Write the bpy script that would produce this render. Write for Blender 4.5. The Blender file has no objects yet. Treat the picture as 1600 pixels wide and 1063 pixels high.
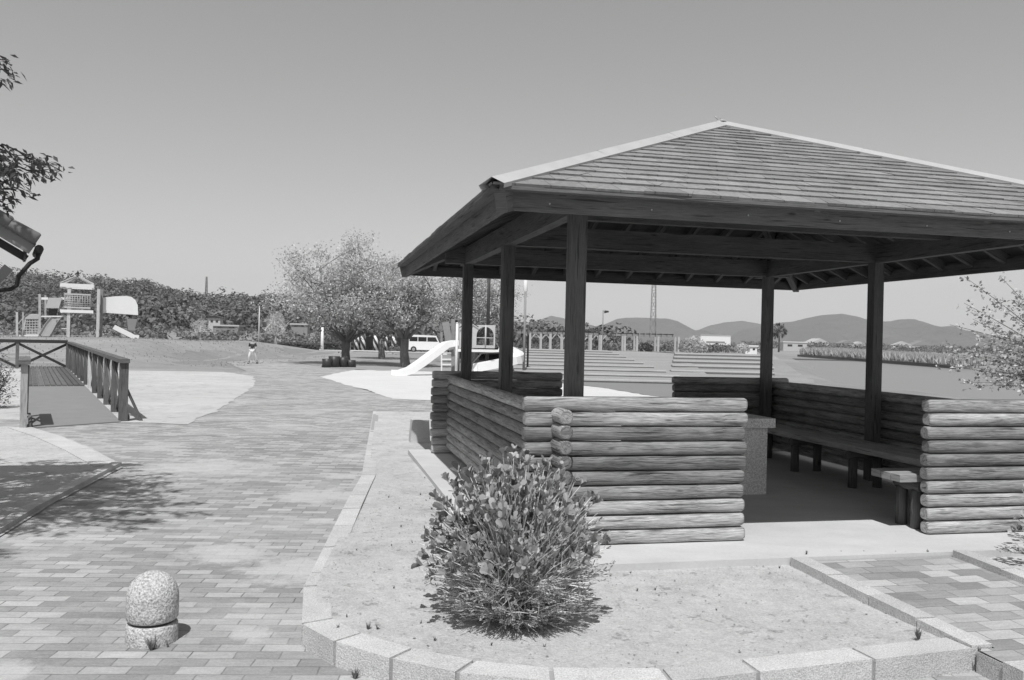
import bpy, bmesh, math, random
from math import sin, cos, pi, radians, sqrt, exp, floor
from mathutils import Vector, Matrix, noise
S = bpy.context.scene
COL = S.collection

# ------------------------------------------------------------------ camera
F, PITCH, ROLL, EYE = 1350.0, -0.001, 0.023, 1.447      # focal length in pixels of a 1600 px wide frame
cd = bpy.data.cameras.new('camera'); cd.sensor_width = 36; cd.lens = F / 1600 * 36
cd.clip_start = .05; cd.clip_end = 12000
cam = bpy.data.objects.new('camera', cd); COL.objects.link(cam); S.camera = cam
right = Vector((cos(ROLL), 0, sin(ROLL))); fwd = Vector((0, cos(PITCH), sin(PITCH))); up = (-fwd).cross(right)
cam.matrix_world = Matrix(((right.x, up.x, -fwd.x, 0), (right.y, up.y, -fwd.y, 0), (right.z, up.z, -fwd.z, EYE), (0, 0, 0, 1)))

# ------------------------------------------------------------------ light
SUN_ELEV = radians(60.5)
sun_dir = Vector((-.11 * cos(SUN_ELEV), -cos(SUN_ELEV), sin(SUN_ELEV))).normalized()   # towards the sun
w = bpy.data.worlds.new('World'); S.world = w; w.use_nodes = True
nt = w.node_tree; nt.nodes.clear()
sky = nt.nodes.new('ShaderNodeTexSky'); sky.sky_type = 'NISHITA'; sky.sun_disc = False
sky.sun_elevation = SUN_ELEV; sky.sun_rotation = radians(180) - math.atan2(sun_dir.x, -sun_dir.y)
sky.air_density = 1.0; sky.dust_density = .6; sky.ozone_density = 1.0
bw = nt.nodes.new('ShaderNodeRGBToBW')                                                 # the photograph is black and white
bg = nt.nodes.new('ShaderNodeBackground'); bg.inputs[1].default_value = .139
ow = nt.nodes.new('ShaderNodeOutputWorld')
nt.links.new(sky.outputs[0], bw.inputs[0]); pw = nt.nodes.new('ShaderNodeMath'); pw.operation = 'POWER'; pw.inputs[1].default_value = .8
mu = nt.nodes.new('ShaderNodeMath'); mu.operation = 'MULTIPLY'; mu.inputs[1].default_value = 1.15
nt.links.new(bw.outputs[0], pw.inputs[0]); nt.links.new(pw.outputs[0], mu.inputs[0]); nt.links.new(mu.outputs[0], bg.inputs[0]); nt.links.new(bg.outputs[0], ow.inputs[0])
sl = bpy.data.lights.new('sun', 'SUN'); sl.energy = 4.2; sl.angle = radians(.5); sl.color = (1, 1, 1)
so = bpy.data.objects.new('sun', sl); COL.objects.link(so)
so.rotation_euler = (-sun_dir).to_track_quat('-Z', 'Y').to_euler()
S.view_settings.view_transform = 'Standard'; S.view_settings.look = 'None'
S.view_settings.exposure = 0.05; S.view_settings.gamma = 1
S.render.engine = 'CYCLES'

# ------------------------------------------------------------------ helpers
def ray(px, py):
    x = (px - 800) / F; y = (py - 531.5) / F; c, s = cos(ROLL), sin(ROLL)
    return x * c + y * s, -x * s + y * c
def at(px, py, z=-.15):                      # a point of the photograph on the level z
    a, b = ray(px, py); d = (EYE - z) / b
    return Vector((a * d, d, z))
def atd(px, py, d):                          # a point of the photograph at the distance d
    a, b = ray(px, py)
    return Vector((a * d, d, EYE - b * d))
R = random.Random(7)
def V(*a): return Vector(a)

class MB:
    def __init__(s): s.v = []; s.f = []; s.uv = []; s.c = []; s.sm = []
    def face(s, pts, uv=None, c=None, smooth=False):
        i = len(s.v); s.v += [tuple(p) for p in pts]; n = len(pts)
        s.f.append(tuple(range(i, i + n))); s.uv += (uv or [(0, 0)] * n); s.c.append(R.random() if c is None else c); s.sm.append(smooth)
    def fidx(s, idx, uv, c, smooth=False):
        s.f.append(tuple(idx)); s.uv += uv; s.c.append(c); s.sm.append(smooth)
    def box(s, c, size, rz=0, c_=None):      # axis box with centre and size; u runs along its longest side
        M = Matrix.Rotation(rz, 3, 'Z'); c = Vector(c); h = Vector(size) / 2
        L = max(range(3), key=lambda k: size[k])
        ax = [M @ Vector((1, 0, 0)), M @ Vector((0, 1, 0)), Vector((0, 0, 1))]
        s._bx(c, ax, h, L, c_)
    def _bx(s, c, ax, h, L, c_=None):
        rr = R.random() if c_ is None else c_; ou, ov = R.random() * 40, R.random() * 40
        for k in range(3):
            a, b = (k + 1) % 3, (k + 2) % 3
            for sg in (-1, 1):
                p = []; uv = []
                for i, j in (((-1, -1), (1, -1), (1, 1), (-1, 1)) if sg > 0 else ((-1, -1), (-1, 1), (1, 1), (1, -1))):
                    p.append(c + ax[k] * h[k] * sg + ax[a] * h[a] * i + ax[b] * h[b] * j)
                    if a == L: uv.append((ou + h[a] * i, ov + k * 3 + sg + h[b] * j))
                    elif b == L: uv.append((ou + h[b] * j, ov + k * 3 + sg + h[a] * i))
                    else: uv.append((ou + h[a] * i, ov + 9 + h[b] * j))
                s.face(p, uv, rr)
    def beam(s, p0, p1, w_, h_, upv=(0, 0, 1), c_=None):   # bar from p0 to p1, w_ across, h_ along upv
        p0, p1 = Vector(p0), Vector(p1); d = (p1 - p0); L = d.length; d.normalize()
        u = Vector(upv); sx = d.cross(u)
        if sx.length < 1e-4: sx = d.cross(Vector((1, 0, 0)))
        sx.normalize(); uu = sx.cross(d).normalized()
        s._bx((p0 + p1) / 2, [d, sx, uu], Vector((L / 2, w_ / 2, h_ / 2)), 0, c_)
    def tube(s, pts, rad, n=8, cap=True, c=None, smooth=True, capc=None, jit=0, sq=0):
        pts = [Vector(p) for p in pts]; m = len(pts)
        if not hasattr(rad, '__len__'): rad = [rad] * m
        c = R.random() if c is None else c; base = len(s.v); ou = R.random() * 50; vv = R.random() * 20
        t = (pts[1] - pts[0]).normalized(); a = t.orthogonal().normalized() if abs(t.z) > .9 else Vector((0, 0, 1)).cross(t).normalized()
        L = 0; us = []
        for i in range(m):
            if i: L += (pts[i] - pts[i - 1]).length
            us.append(L)
            t = (pts[min(i + 1, m - 1)] - pts[max(i - 1, 0)]).normalized()
            a = (a - t * a.dot(t)).normalized(); b = t.cross(a)
            for k in range(n):
                th = 2 * pi * k / n; r = rad[i] * (1 + (R.uniform(-jit, jit) if jit else 0))
                if sq: r *= (abs(cos(th)) ** sq + abs(sin(th)) ** sq) ** (-1 / sq)
                s.v.append(tuple(pts[i] + (a * cos(th) + b * sin(th)) * r))
        for i in range(m - 1):
            for k in range(n):
                k2 = (k + 1) % n; rr = max(rad[i], rad[i + 1])
                w0, w1 = vv + k / n * 2 * pi * rr, vv + (k + 1) / n * 2 * pi * rr
                s.fidx((base + i * n + k, base + i * n + k2, base + (i + 1) * n + k2, base + (i + 1) * n + k),
                       [(ou + us[i], w0), (ou + us[i], w1), (ou + us[i + 1], w1), (ou + us[i + 1], w0)], c, smooth)
        if cap:
            cc = c if capc is None else capc
            uvs = [(R.random() * 5 + .02 * cos(2 * pi * k / n), .02 * sin(2 * pi * k / n)) for k in range(n)]
            s.fidx([base + k for k in reversed(range(n))], uvs, cc); s.fidx([base + (m - 1) * n + k for k in range(n)], uvs, cc)
    def lathe(s, prof, n=24, c=None, o=(0, 0, 0)):
        c = R.random() if c is None else c; base = len(s.v); o = Vector(o)
        for r, z in prof:
            for k in range(n): s.v.append(tuple(o + Vector((r * cos(2 * pi * k / n), r * sin(2 * pi * k / n), z))))
        for i in range(len(prof) - 1):
            for k in range(n):
                k2 = (k + 1) % n
                s.fidx((base + i * n + k, base + i * n + k2, base + (i + 1) * n + k2, base + (i + 1) * n + k),
                       [(k / n, prof[i][1]), ((k + 1) / n, prof[i][1]), ((k + 1) / n, prof[i + 1][1]), (k / n, prof[i + 1][1])], c, True)
        s.fidx([base + k for k in reversed(range(n))], [(0, 0)] * n, c)
        s.fidx([base + (len(prof) - 1) * n + k for k in range(n)], [(0, 0)] * n, c)
    def prism(s, poly, z0, z1, c=None, bottom=True):
        c = R.random() if c is None else c
        poly = [(p[0], p[1]) for p in poly]
        ar = sum(poly[i - 1][0] * poly[i][1] - poly[i][0] * poly[i - 1][1] for i in range(len(poly)))
        if ar < 0: poly = poly[::-1]
        zf = z1 if callable(z1) else (lambda x, y: z1)
        s.face([(x, y, zf(x, y)) for x, y in poly], [(x, y) for x, y in poly], c)
        if bottom: s.face([(x, y, z0) for x, y in reversed(poly)], [(x, y) for x, y in reversed(poly)], c)
        for i in range(len(poly)):
            a, b = poly[i - 1], poly[i]; L = sqrt((a[0] - b[0]) ** 2 + (a[1] - b[1]) ** 2)
            s.face([(a[0], a[1], z0), (b[0], b[1], z0), (b[0], b[1], zf(*b)), (a[0], a[1], zf(*a))], [(0, z0), (L, z0), (L, zf(*b)), (0, zf(*a))], c)
    def extr(s, poly, y0, y1, M=None, c=None):   # polygon in (x,z) extruded along y
        c = R.random() if c is None else c; M = M or Matrix.Identity(4)
        A = [M @ Vector((x, y0, z)) for x, z in poly]; B = [M @ Vector((x, y1, z)) for x, z in poly]
        s.face(A, list(poly), c); s.face(B[::-1], list(poly)[::-1], c)
        for i in range(len(poly)):
            s.face([A[i - 1], B[i - 1], B[i], A[i]], [(0, 0), (y1 - y0, 0), (y1 - y0, .1), (0, .1)], c)
    def leaf(s, p, d, nrm, L, W, c=None, fold=.25, shape=0):   # a folded leaf: two halves
        d = Vector(d).normalized(); nrm = Vector(nrm); sd = d.cross(nrm)
        if sd.length < 1e-5: sd = d.orthogonal()
        sd.normalize(); nn = sd.cross(d).normalized(); p = Vector(p); c = R.random() if c is None else c
        if shape == 0:
            a = p; b = p + d * L; m1 = p + d * L * .5 + sd * W / 2 + nn * fold * W; m2 = p + d * L * .5 - sd * W / 2 + nn * fold * W
            s.face([a, b, m1], None, c); s.face([a, m2, b], None, c)
        else:                                    # obovate, curved
            mid = [p + d * L * t - nn * L * .10 * (t * t) for t in (0, .35, .78, 1)]; ws = (.06, .34, .52, .30)
            for sg in (1, -1):
                e = [mid[i] + sd * sg * W * ws[i] + nn * fold * W * ws[i] for i in range(4)]
                for i in range(3):
                    q = [mid[i], mid[i + 1], e[i + 1], e[i]]
                    s.face(q if sg < 0 else q[::-1], None, c, True)
    def build(s, name, mat, parent=None, bevel=0, kind=None, label=None):
        me = bpy.data.meshes.new(name); me.from_pydata(s.v, [], s.f)
        uvl = me.uv_layers.new(name='UVMap'); uvl.data.foreach_set('uv', [x for p in s.uv for x in p])
        at_ = me.attributes.new('var', 'FLOAT', 'FACE'); at_.data.foreach_set('value', s.c)
        me.polygons.foreach_set('use_smooth', s.sm)
        me.materials.append(mat); me.update()
        o = bpy.data.objects.new(name, me); COL.objects.link(o)
        if parent: o.parent = parent
        if bevel:
            b = o.modifiers.new('bevel', 'BEVEL'); b.width = bevel; b.segments = 2; b.limit_method = 'ANGLE'; b.angle_limit = radians(50)
        if kind: o['kind'] = kind
        if label: o['label'] = label
        return o
def tag(o, label, cat, group=None, kind=None):
    o['label'] = label; o['category'] = cat
    if group: o['group'] = group
    if kind: o['kind'] = kind
    return o
def thing(name, label, cat, loc=(0, 0, 0), rz=0, group=None):
    o = bpy.data.objects.new(name, None); COL.objects.link(o); o.empty_display_size = .2
    o.location = loc; o.rotation_euler = (0, 0, rz); return tag(o, label, cat, group)
def copy_tree(o, parent=None):
    c = o.copy(); COL.objects.link(c); c.parent = parent
    for ch in list(o.children): copy_tree(ch, c)
    return c

# ------------------------------------------------------------------ materials
class NT:
    def __init__(s, name):
        s.m = bpy.data.materials.new(name); s.m.use_nodes = True; s.n = s.m.node_tree; s.b = s.n.nodes['Principled BSDF']
    def N(s, t, **k):
        n = s.n.nodes.new(t)
        for a, v in k.items():
            if a.startswith('i_'): n.inputs[a[2:].replace('_', ' ')].default_value = v
            else: setattr(n, a, v)
        return n
    def L(s, a, b): s.n.links.new(a, b)
    def noise(s, vec, scale, detail=4, rough=.55, sc=None):
        if sc is not None:
            mp = s.N('ShaderNodeMapping'); mp.inputs['Scale'].default_value = sc; s.L(vec, mp.inputs[0]); vec = mp.outputs[0]
        n = s.N('ShaderNodeTexNoise', i_Scale=scale, i_Detail=detail, i_Roughness=rough); s.L(vec, n.inputs['Vector']); return n.outputs[0]
    def ramp(s, v, *st):
        r = s.N('ShaderNodeValToRGB'); s.L(v, r.inputs[0]); e = r.color_ramp.elements
        while len(e) < len(st): e.new(.5)
        for i, (p, g) in enumerate(st): e[i].position = p; e[i].color = (g, g, g, 1)
        return r.outputs[0]
    def math(s, op, a, b=None, clamp=False):
        n = s.N('ShaderNodeMath', operation=op); n.use_clamp = clamp
        for i, x in enumerate((a, b)):
            if x is None: continue
            if isinstance(x, (int, float)): n.inputs[i].default_value = x
            else: s.L(x, n.inputs[i])
        return n.outputs[0]
    def mixv(s, f, a, b):
        n = s.N('ShaderNodeMix', data_type='FLOAT')
        for i, x in ((0, f), (2, a), (3, b)):
            if isinstance(x, (int, float)): n.inputs[i].default_value = x
            else: s.L(x, n.inputs[i])
        return n.outputs[0]
    def var(s): n = s.N('ShaderNodeAttribute'); n.attribute_name = 'var'; return n.outputs['Fac']
    def uv(s): return s.N('ShaderNodeTexCoord').outputs['UV']
    def pos(s): return s.N('ShaderNodeNewGeometry').outputs['Position']
    def obj(s): return s.N('ShaderNodeTexCoord').outputs['Object']
    def fin(s, col, rough=.85, bump=None, bs=.3, bd=.01, spec=.3):
        s.L(col, s.b.inputs['Base Color']) if not isinstance(col, (int, float)) else s.b.inputs['Base Color'].__setattr__('default_value', (col, col, col, 1))
        s.b.inputs['Roughness'].default_value = rough; s.b.inputs['Specular IOR Level'].default_value = spec
        if bump is not None:
            bn = s.N('ShaderNodeBump', i_Strength=bs, i_Distance=bd); s.L(bump, bn.inputs['Height']); s.L(bn.outputs[0], s.b.inputs['Normal'])
        return s.m

def wood(name, g, cont=.35, varr=.3, rough=.85, bs=.5, knots=True, sc=1.0):
    t = NT(name); uv = t.uv(); v = t.var()
    wob = t.noise(uv, 1, 3, .5, (2.5 * sc, 6 * sc, 1))                                             # the grain wanders
    cmb = t.N('ShaderNodeVectorMath', operation='MULTIPLY_ADD'); t.L(wob, cmb.inputs[0]); cmb.inputs[1].default_value = (0, .035, 0); t.L(uv, cmb.inputs[2]); g_uv = cmb.outputs[0]
    gr = t.noise(g_uv, 1, 5, .65, (5 * sc, 120 * sc, 1)); gr2 = t.noise(g_uv, 1, 4, .6, (14 * sc, 220 * sc, 1)); big = t.noise(uv, 1, 4, .6, (1.6 * sc, 9 * sc, 1))
    cr = t.ramp(t.noise(g_uv, 1, 2, .5, (2.4 * sc, 60 * sc, 1)), (.0, 0), (.33, 0), (.39, 1))       # drying cracks
    k = t.math('ADD', t.math('MULTIPLY', t.math('SUBTRACT', gr, .5), 1.9), t.math('MULTIPLY', t.math('SUBTRACT', big, .5), 1.5))
    k = t.math('ADD', k, t.math('MULTIPLY', t.math('SUBTRACT', gr2, .5), 1.2))
    f = t.math('MAXIMUM', t.math('ADD', 1, t.math('MULTIPLY', k, cont * 2)), .15)
    f = t.math('MULTIPLY', f, t.math('ADD', 1 - varr / 2, t.math('MULTIPLY', v, varr)))
    f = t.math('MULTIPLY', f, t.math('ADD', .45, t.math('MULTIPLY', cr, .55)))
    if knots:
        vo = t.N('ShaderNodeTexVoronoi', feature='F1', i_Scale=1); mp = t.N('ShaderNodeMapping'); mp.inputs['Scale'].default_value = (2.3 * sc, 9 * sc, 1)
        t.L(uv, mp.inputs[0]); t.L(mp.outputs[0], vo.inputs['Vector'])
        f = t.math('MULTIPLY', f, t.ramp(vo.outputs['Distance'], (.03, .35), (.10, 1)))
    col = t.math('MULTIPLY', f, g, True)
    return t.fin(col, rough, t.math('ADD', gr, t.math('MULTIPLY', cr, .6)), bs, .006)
def plain(name, g, rough=.6, metal=0, nz=.15, sc=6, spec=.4, bump=0):
    t = NT(name); n = t.noise(t.obj(), sc, 5, .6); v = t.var()
    f = t.math('ADD', 1 - nz, t.math('MULTIPLY', n, nz * 2)); f = t.math('MULTIPLY', f, t.math('ADD', .94, t.math('MULTIPLY', v, .12)))
    t.b.inputs['Metallic'].default_value = metal
    return t.fin(t.math('MULTIPLY', f, g), rough, n if bump else None, bump, .01, spec)
def foliage(name, g, varr=.8, trans=.25, rough=.55, spec=.35):
    t = NT(name); v = t.var(); col = t.math('MULTIPLY', t.math('ADD', 1 - varr / 2, t.math('MULTIPLY', v, varr)), g)
    t.fin(col, rough, spec=spec)
    tr = t.N('ShaderNodeBsdfTranslucent'); t.L(col, tr.inputs[0]); mx = t.N('ShaderNodeMixShader', i_Fac=trans)
    t.L(t.b.outputs[0], mx.inputs[1]); t.L(tr.outputs[0], mx.inputs[2]); t.L(mx.outputs[0], t.n.nodes['Material Output'].inputs[0])
    return t.m
def ground(name, g, specs, bs=.4, bd=.01, sp2=None):       # specs: (scale, amplitude, x stretch)
    t = NT(name); p = t.pos(); f = None
    for sc, am, st in specs:
        n = t.math('MULTIPLY', t.math('SUBTRACT', t.noise(p, sc, 5, .62, (st, 1, 1)), .5), am * 2)
        f = n if f is None else t.math('ADD', f, n)
    if sp2:                                                # dark specks: (scale, threshold, strength)
        n = t.noise(p, sp2[0], 3, .7); f = t.math('SUBTRACT', f, t.math('MULTIPLY', t.ramp(n, (sp2[1], 0), (sp2[1] + .06, 1)), sp2[2]))
    if sp2: f = t.math('SUBTRACT', f, t.math('MULTIPLY', t.ramp(t.noise(p, 1.7, 6, .7), (.54, 0), (.66, 1)), .16))
    f = t.math('MAXIMUM', t.math('ADD', 1, f), .1)
    return t.fin(t.math('MULTIPLY', f, g), .95, t.noise(p, 60, 6, .7), bs, bd, .15)
def granite(name, g, amp=.42, sc=130, bs=.7):
    t = NT(name); p = t.obj(); a = t.noise(p, sc, 2, .6); b = t.noise(p, sc * .45, 3, .6); c = t.noise(p, 4, 4, .6)
    f = t.math('ADD', 1, t.math('MULTIPLY', t.math('SUBTRACT', a, .5), amp * 3)); f = t.math('ADD', f, t.math('MULTIPLY', t.math('SUBTRACT', c, .5), .5))
    f = t.math('MULTIPLY', f, t.math('ADD', .9, t.math('MULTIPLY', t.var(), .2)))
    return t.fin(t.math('MULTIPLY', t.math('MAXIMUM', f, .2), g), .9, t.math('ADD', a, b), bs, .006, .2)
def bricks(name, c1, c2, mort, bwid, bh, rz=0, bias=0., msize=.004, dirt=.5, off=.5, patches=None):
    t = NT(name); p = t.pos(); mp = t.N('ShaderNodeMapping'); mp.inputs['Rotation'].default_value = (0, 0, rz); t.L(p, mp.inputs[0])
    # wobble of the courses
    ds = t.N('ShaderNodeTexNoise', i_Scale=9, i_Detail=4); t.L(p, ds.inputs['Vector']); dv = t.N('ShaderNodeVectorMath', operation='MULTIPLY_ADD'); t.L(ds.outputs['Color'], dv.inputs[0]); dv.inputs[1].default_value = (.016, .011, 0); t.L(mp.outputs[0], dv.inputs[2])
    br = t.N('ShaderNodeTexBrick'); br.offset = off; t.L(dv.outputs[0], br.inputs['Vector'])
    br.inputs['Color1'].default_value = (0, 0, 0, 1); br.inputs['Color2'].default_value = (1, 1, 1, 1); br.inputs['Mortar'].default_value = (.5, .5, .5, 1)
    br.inputs['Scale'].default_value = 1; br.inputs['Mortar Size'].default_value = msize; br.inputs['Mortar Smooth'].default_value = .3
    br.inputs['Bias'].default_value = bias; br.inputs['Brick Width'].default_value = bwid; br.inputs['Row Height'].default_value = bh
    sep = t.N('ShaderNodeSeparateColor'); t.L(br.outputs['Color'], sep.inputs[0])
    col = t.mixv(sep.outputs[0], c1, c2)
    lo = t.noise(p, .35, 5, .6); mid = t.noise(p, 2.2, 6, .65, (.6, 1.2, 1)); fi = t.noise(p, 90, 3, .7)
    f = t.math('ADD', 1, t.math('MULTIPLY', t.math('SUBTRACT', lo, .5), .45)); f = t.math('ADD', f, t.math('MULTIPLY', t.math('SUBTRACT', mid, .5), .6))
    f = t.math('ADD', f, t.math('MULTIPLY', t.math('SUBTRACT', fi, .5), .7))
    st_n = t.noise(mp.outputs[0], 1, 4, .65, (5, 34, 1)); f = t.math('ADD', f, t.math('MULTIPLY', t.math('SUBTRACT', st_n, .5), .55))
    col = t.math('MULTIPLY', col, f)
    mn = t.ramp(t.noise(p, 5, 3, .6), (.35, .35), (.65, 1))
    col = t.mixv(t.math('MULTIPLY', br.outputs['Fac'], mn), col, mort)
    sand = t.ramp(t.noise(p, .55, 7, .72, (.7, 1, 1)), (.50, 0), (.66, dirt))          # sand blown over the bricks
    if patches:
        for (qx, qy, qr) in patches:
            vd = t.N('ShaderNodeVectorMath', operation='DISTANCE'); t.L(p, vd.inputs[0]); vd.inputs[1].default_value = (qx, qy, -.15)
            dd = t.math('ADD', t.math('DIVIDE', vd.outputs['Value'], qr), t.math('MULTIPLY', t.math('SUBTRACT', t.noise(p, 4, 7, .75), .5), 2.4))
            sand = t.math('MAXIMUM', sand, t.ramp(dd, (.35, .75), (.8, 0)))
    col = t.mixv(sand, col, t.math('MULTIPLY', .47, t.math('ADD', .75, t.math('MULTIPLY', fi, .5))))
    h = t.math('SUBTRACT', t.math('MULTIPLY', fi, .3), t.math('MULTIPLY', br.outputs['Fac'], 1.0))
    return t.fin(col, .9, h, .5, .006, .2)

M_log = wood('weathered_log', .27, .7, .95, bs=.9)
M_logside = M_log
M_beam = wood('dark_stained_timber', .115, .35, .3)
M_post = wood('post_timber', .11, .35, .2)
M_board = wood('ceiling_board', .07, .3, .5)
M_seat = wood('bench_plank', .30, .35, .5)
M_rail = wood('boardwalk_timber', .12, .35, .5)
M_deck = wood('deck_plank', .13, .3, .5)
M_pale = wood('pale_timber', .5, .2, .3)
def shingle_mat():
    t = NT('wood_shingles'); uv = t.uv(); v = t.var()
    br = t.N('ShaderNodeTexBrick'); t.L(uv, br.inputs['Vector']); br.inputs['Scale'].default_value = 1
    br.inputs['Color1'].default_value = (0, 0, 0, 1); br.inputs['Color2'].default_value = (1, 1, 1, 1); br.inputs['Mortar'].default_value = (.2, .2, .2, 1)
    br.inputs['Brick Width'].default_value = .22; br.inputs['Row Height'].default_value = 10; br.inputs['Mortar Size'].default_value = .003
    sep = t.N('ShaderNodeSeparateColor'); t.L(br.outputs['Color'], sep.inputs[0])
    n = t.noise(t.obj(), 1.3, 5, .6); n2 = t.noise(t.obj(), 30, 4, .7, (1, 1, 1))
    f = t.math('ADD', .62, t.math('MULTIPLY', sep.outputs[0], .22)); f = t.math('ADD', f, t.math('MULTIPLY', v, .25))
    f = t.math('MULTIPLY', f, t.math('ADD', .6, t.math('MULTIPLY', n, .8))); f = t.math('MULTIPLY', f, t.math('ADD', .5, n2))
    f = t.math('MULTIPLY', f, t.math('SUBTRACT', 1, t.math('MULTIPLY', br.outputs['Fac'], .5)))
    return t.fin(t.math('MULTIPLY', f, .265), .9, n2, .5, .01, .2)
M_shingle = shingle_mat()
M_cap = plain('hip_cap_metal', .42, .5, .0, .2, 5)
M_conc = ground('concrete_slab_mat', .51, [(.9, .22, 1), (5, .14, .5), (45, .10, 1)], .15, .004)
M_concg = plain('grey_concrete', .33, .9, 0, .15, 9, .2, .3)
M_gran = granite('granite', .50)
M_granr = granite('bush_hammered_granite', .46, .75, 90, 1.0)
M_table = granite('terrazzo_stone', .66, .6, 90, .4)
M_path = bricks('brick_paving', .25, .44, .14, .22, .1, radians(-3), -.1, .0045, .6, .5, [(-1.45, 5.9, .55), (-2.0, 6.3, .5), (-4.4, 6.6, 1.3), (-1.9, 8.6, .6), (-3.6, 10.2, .9), (-1.35, 4.6, .2), (-1.62, 7.4, .22), (-1.9, 9.8, .3), (-2.1, 11.5, .3), (-2.3, 4.0, .25)])
M_strip = bricks('stone_setts', .24, .50, .12, .22, .125, radians(12.8) * -1, -.1, .0035, .25)
M_bed = ground('sandy_gravel', .48, [(.5, .12, 1), (2.5, .22, 1), (14, .25, 1), (70, .42, 1), (220, .40, 1)], .8, .014, (9, .60, .30))
M_sand = ground('pale_sand', .60, [(.3, .10, 1), (3, .10, .6), (12, .10, 1), (60, .15, 1)], .7, .02)
M_sandl = ground('trodden_sand', .50, [(.3, .14, .5), (1.5, .22, .4), (8, .16, .6), (40, .25, 1)], .8, .02, (5, .60, .25))
M_lawn = ground('dry_lawn', .30, [(.08, .3, .5), (.5, .30, .35), (4, .25, .6), (30, .3, 1)], .8, .03)
M_terr = ground('terrace_turf', .31, [(.1, .15, .4), (1, .22, .15), (12, .25, .5)], .6, .03)
M_asph = ground('grey_tarmac', .22, [(.3, .08, 1), (30, .1, 1)], .3, .01)
M_land = ground('far_fields', .27, [(.004, .4, .25), (.03, .35, .3), (.3, .25, .5), (4, .25, .7)], .5, .05)
M_riser = ground('terrace_edging', .45, [(1, .2, 1), (12, .2, 1)], .3, .01)
M_bark = wood('cherry_bark', .16, .4, .3, knots=False)
M_twig = wood('dry_twig', .68, .3, .8, knots=False)
M_leafc = foliage('cherry_leaves', .58, .9, .45)
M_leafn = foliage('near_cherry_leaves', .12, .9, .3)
M_bushl = foliage('thick_shrub_leaves', .34, 1.2, .25, .5, .4)
M_wood = foliage('far_evergreens', .14, 1.3, .2, .8)
M_hedge = foliage('hedge_leaves', .10, .9, .2, .8)
M_pink = foliage('blossom_leaves', .44, 1.5, .4, .8)
M_reed = foliage('pale_reeds', .40, .5, .2, .9)
M_hill = ground('hill_soil', .085, [(.02, .4, 1), (.2, .4, 1)], .5, .1)
def mount_mat():
    t = NT('mountain_forest'); n = t.noise(t.pos(), .004, 8, .65); n2 = t.noise(t.pos(), .03, 5, .7)
    return t.fin(t.math('MULTIPLY', t.math('ADD', .5, t.math('ADD', n, t.math('MULTIPLY', n2, .8))), .09), 1, n2, 1, 14, 0)
M_mount = mount_mat()
M_white = plain('white_paint', .74, .45, 0, .06, 4)
M_plas = plain('moulded_plastic', .78, .3, 0, .04, 3, .5)
M_lgrey = plain('light_grey_panel', .46, .5, 0, .1, 4)
M_mgrey = plain('mid_grey_panel', .24, .55, 0, .12, 4)
M_dark = plain('dark_metal', .035, .45, 0, .2, 6)
M_black = plain('black_rubber', .02, .7, 0, .2, 6)
M_tile = plain('roof_tile', .17, .7, 0, .3, 7, .3, .3)
M_galv = plain('galvanised_steel', .34, .5, .3, .12, 5)
M_skin = plain('skin', .38, .6, 0, .05, 5)
M_glass = NT('dark_glass').fin(.02, .08, spec=.8)

# ================================================================== ground
def sstep(a, b, x):
    t = max(0, min(1, (x - a) / (b - a))); return t * t * (3 - 2 * t)
def pd(x, y, poly):                                        # signed distance to a polygon, negative inside
    d = 1e18; ins = False; n = len(poly)
    for i in range(n):
        ax, ay = poly[i - 1]; bx, by = poly[i]; ex, ey = bx - ax, by - ay
        t = max(0, min(1, ((x - ax) * ex + (y - ay) * ey) / (ex * ex + ey * ey)))
        d = min(d, (x - ax - t * ex) ** 2 + (y - ay - t * ey) ** 2)
        if (ay > y) != (by > y) and x < ax + (y - ay) / (by - ay) * ex: ins = not ins
    return -sqrt(d) if ins else sqrt(d)
WZ = -.55
lake = [tuple(at(px, py, WZ)[:2]) for px, py in ((1600, 640), (1420, 622), (1310, 603), (1268, 585), (1240, 568), (1222, 559), (1253, 556), (1320, 561), (1400, 566), (1480, 573), (1600, 584))]
lake = [(60, 20)] + lake + [(150, 60)]
def terr(x, y):
    z = -.165
    z += 1.08 * sstep(-15, -19.5, x + .8 * sin(y * .3)) * sstep(35.5, 46, y + x * .05) * (1 - sstep(62, 85, y)) * (1 + .08 * sin(x * .35 + y * .2))
    # left rough ground behind the mound climbs towards the wooded hill
    z += 2.6 * sstep(88, 190, y) * sstep(10, -40, x)
    # lawn between the path and the terraces
    d = pd(x, y, lake) if (x > 0 and y < 400) else 50
    if d < 12: z += (WZ - .35 - z) * (1 - sstep(-2.0, 2.0 if y < 75 else .3, d))
    if y > 60: z += .12 * noise.noise(Vector((x * .03, y * .03, 0)))
    return z
def sinh_lines(a, b, n, k):
    r = []
    for i in range(n + 1):
        u = a + (b - a) * i / n; r.append(k * math.sinh(u))
    return r
g = MB(); xs = sinh_lines(-5.6, 5.6, 260, 28); ys = [y + 12 for y in sinh_lines(-4.2, 6.1, 230, 24)]
nx = len(xs)
for y in ys:
    for x in xs: g.v.append((x, y, terr(x, y)))
for j in range(len(ys) - 1):
    for i in range(nx - 1):
        g.fidx((j * nx + i, j * nx + i + 1, (j + 1) * nx + i + 1, (j + 1) * nx + i), [(0, 0)] * 4, .5, True)
g.build('ground', M_land, kind='structure')

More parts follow.
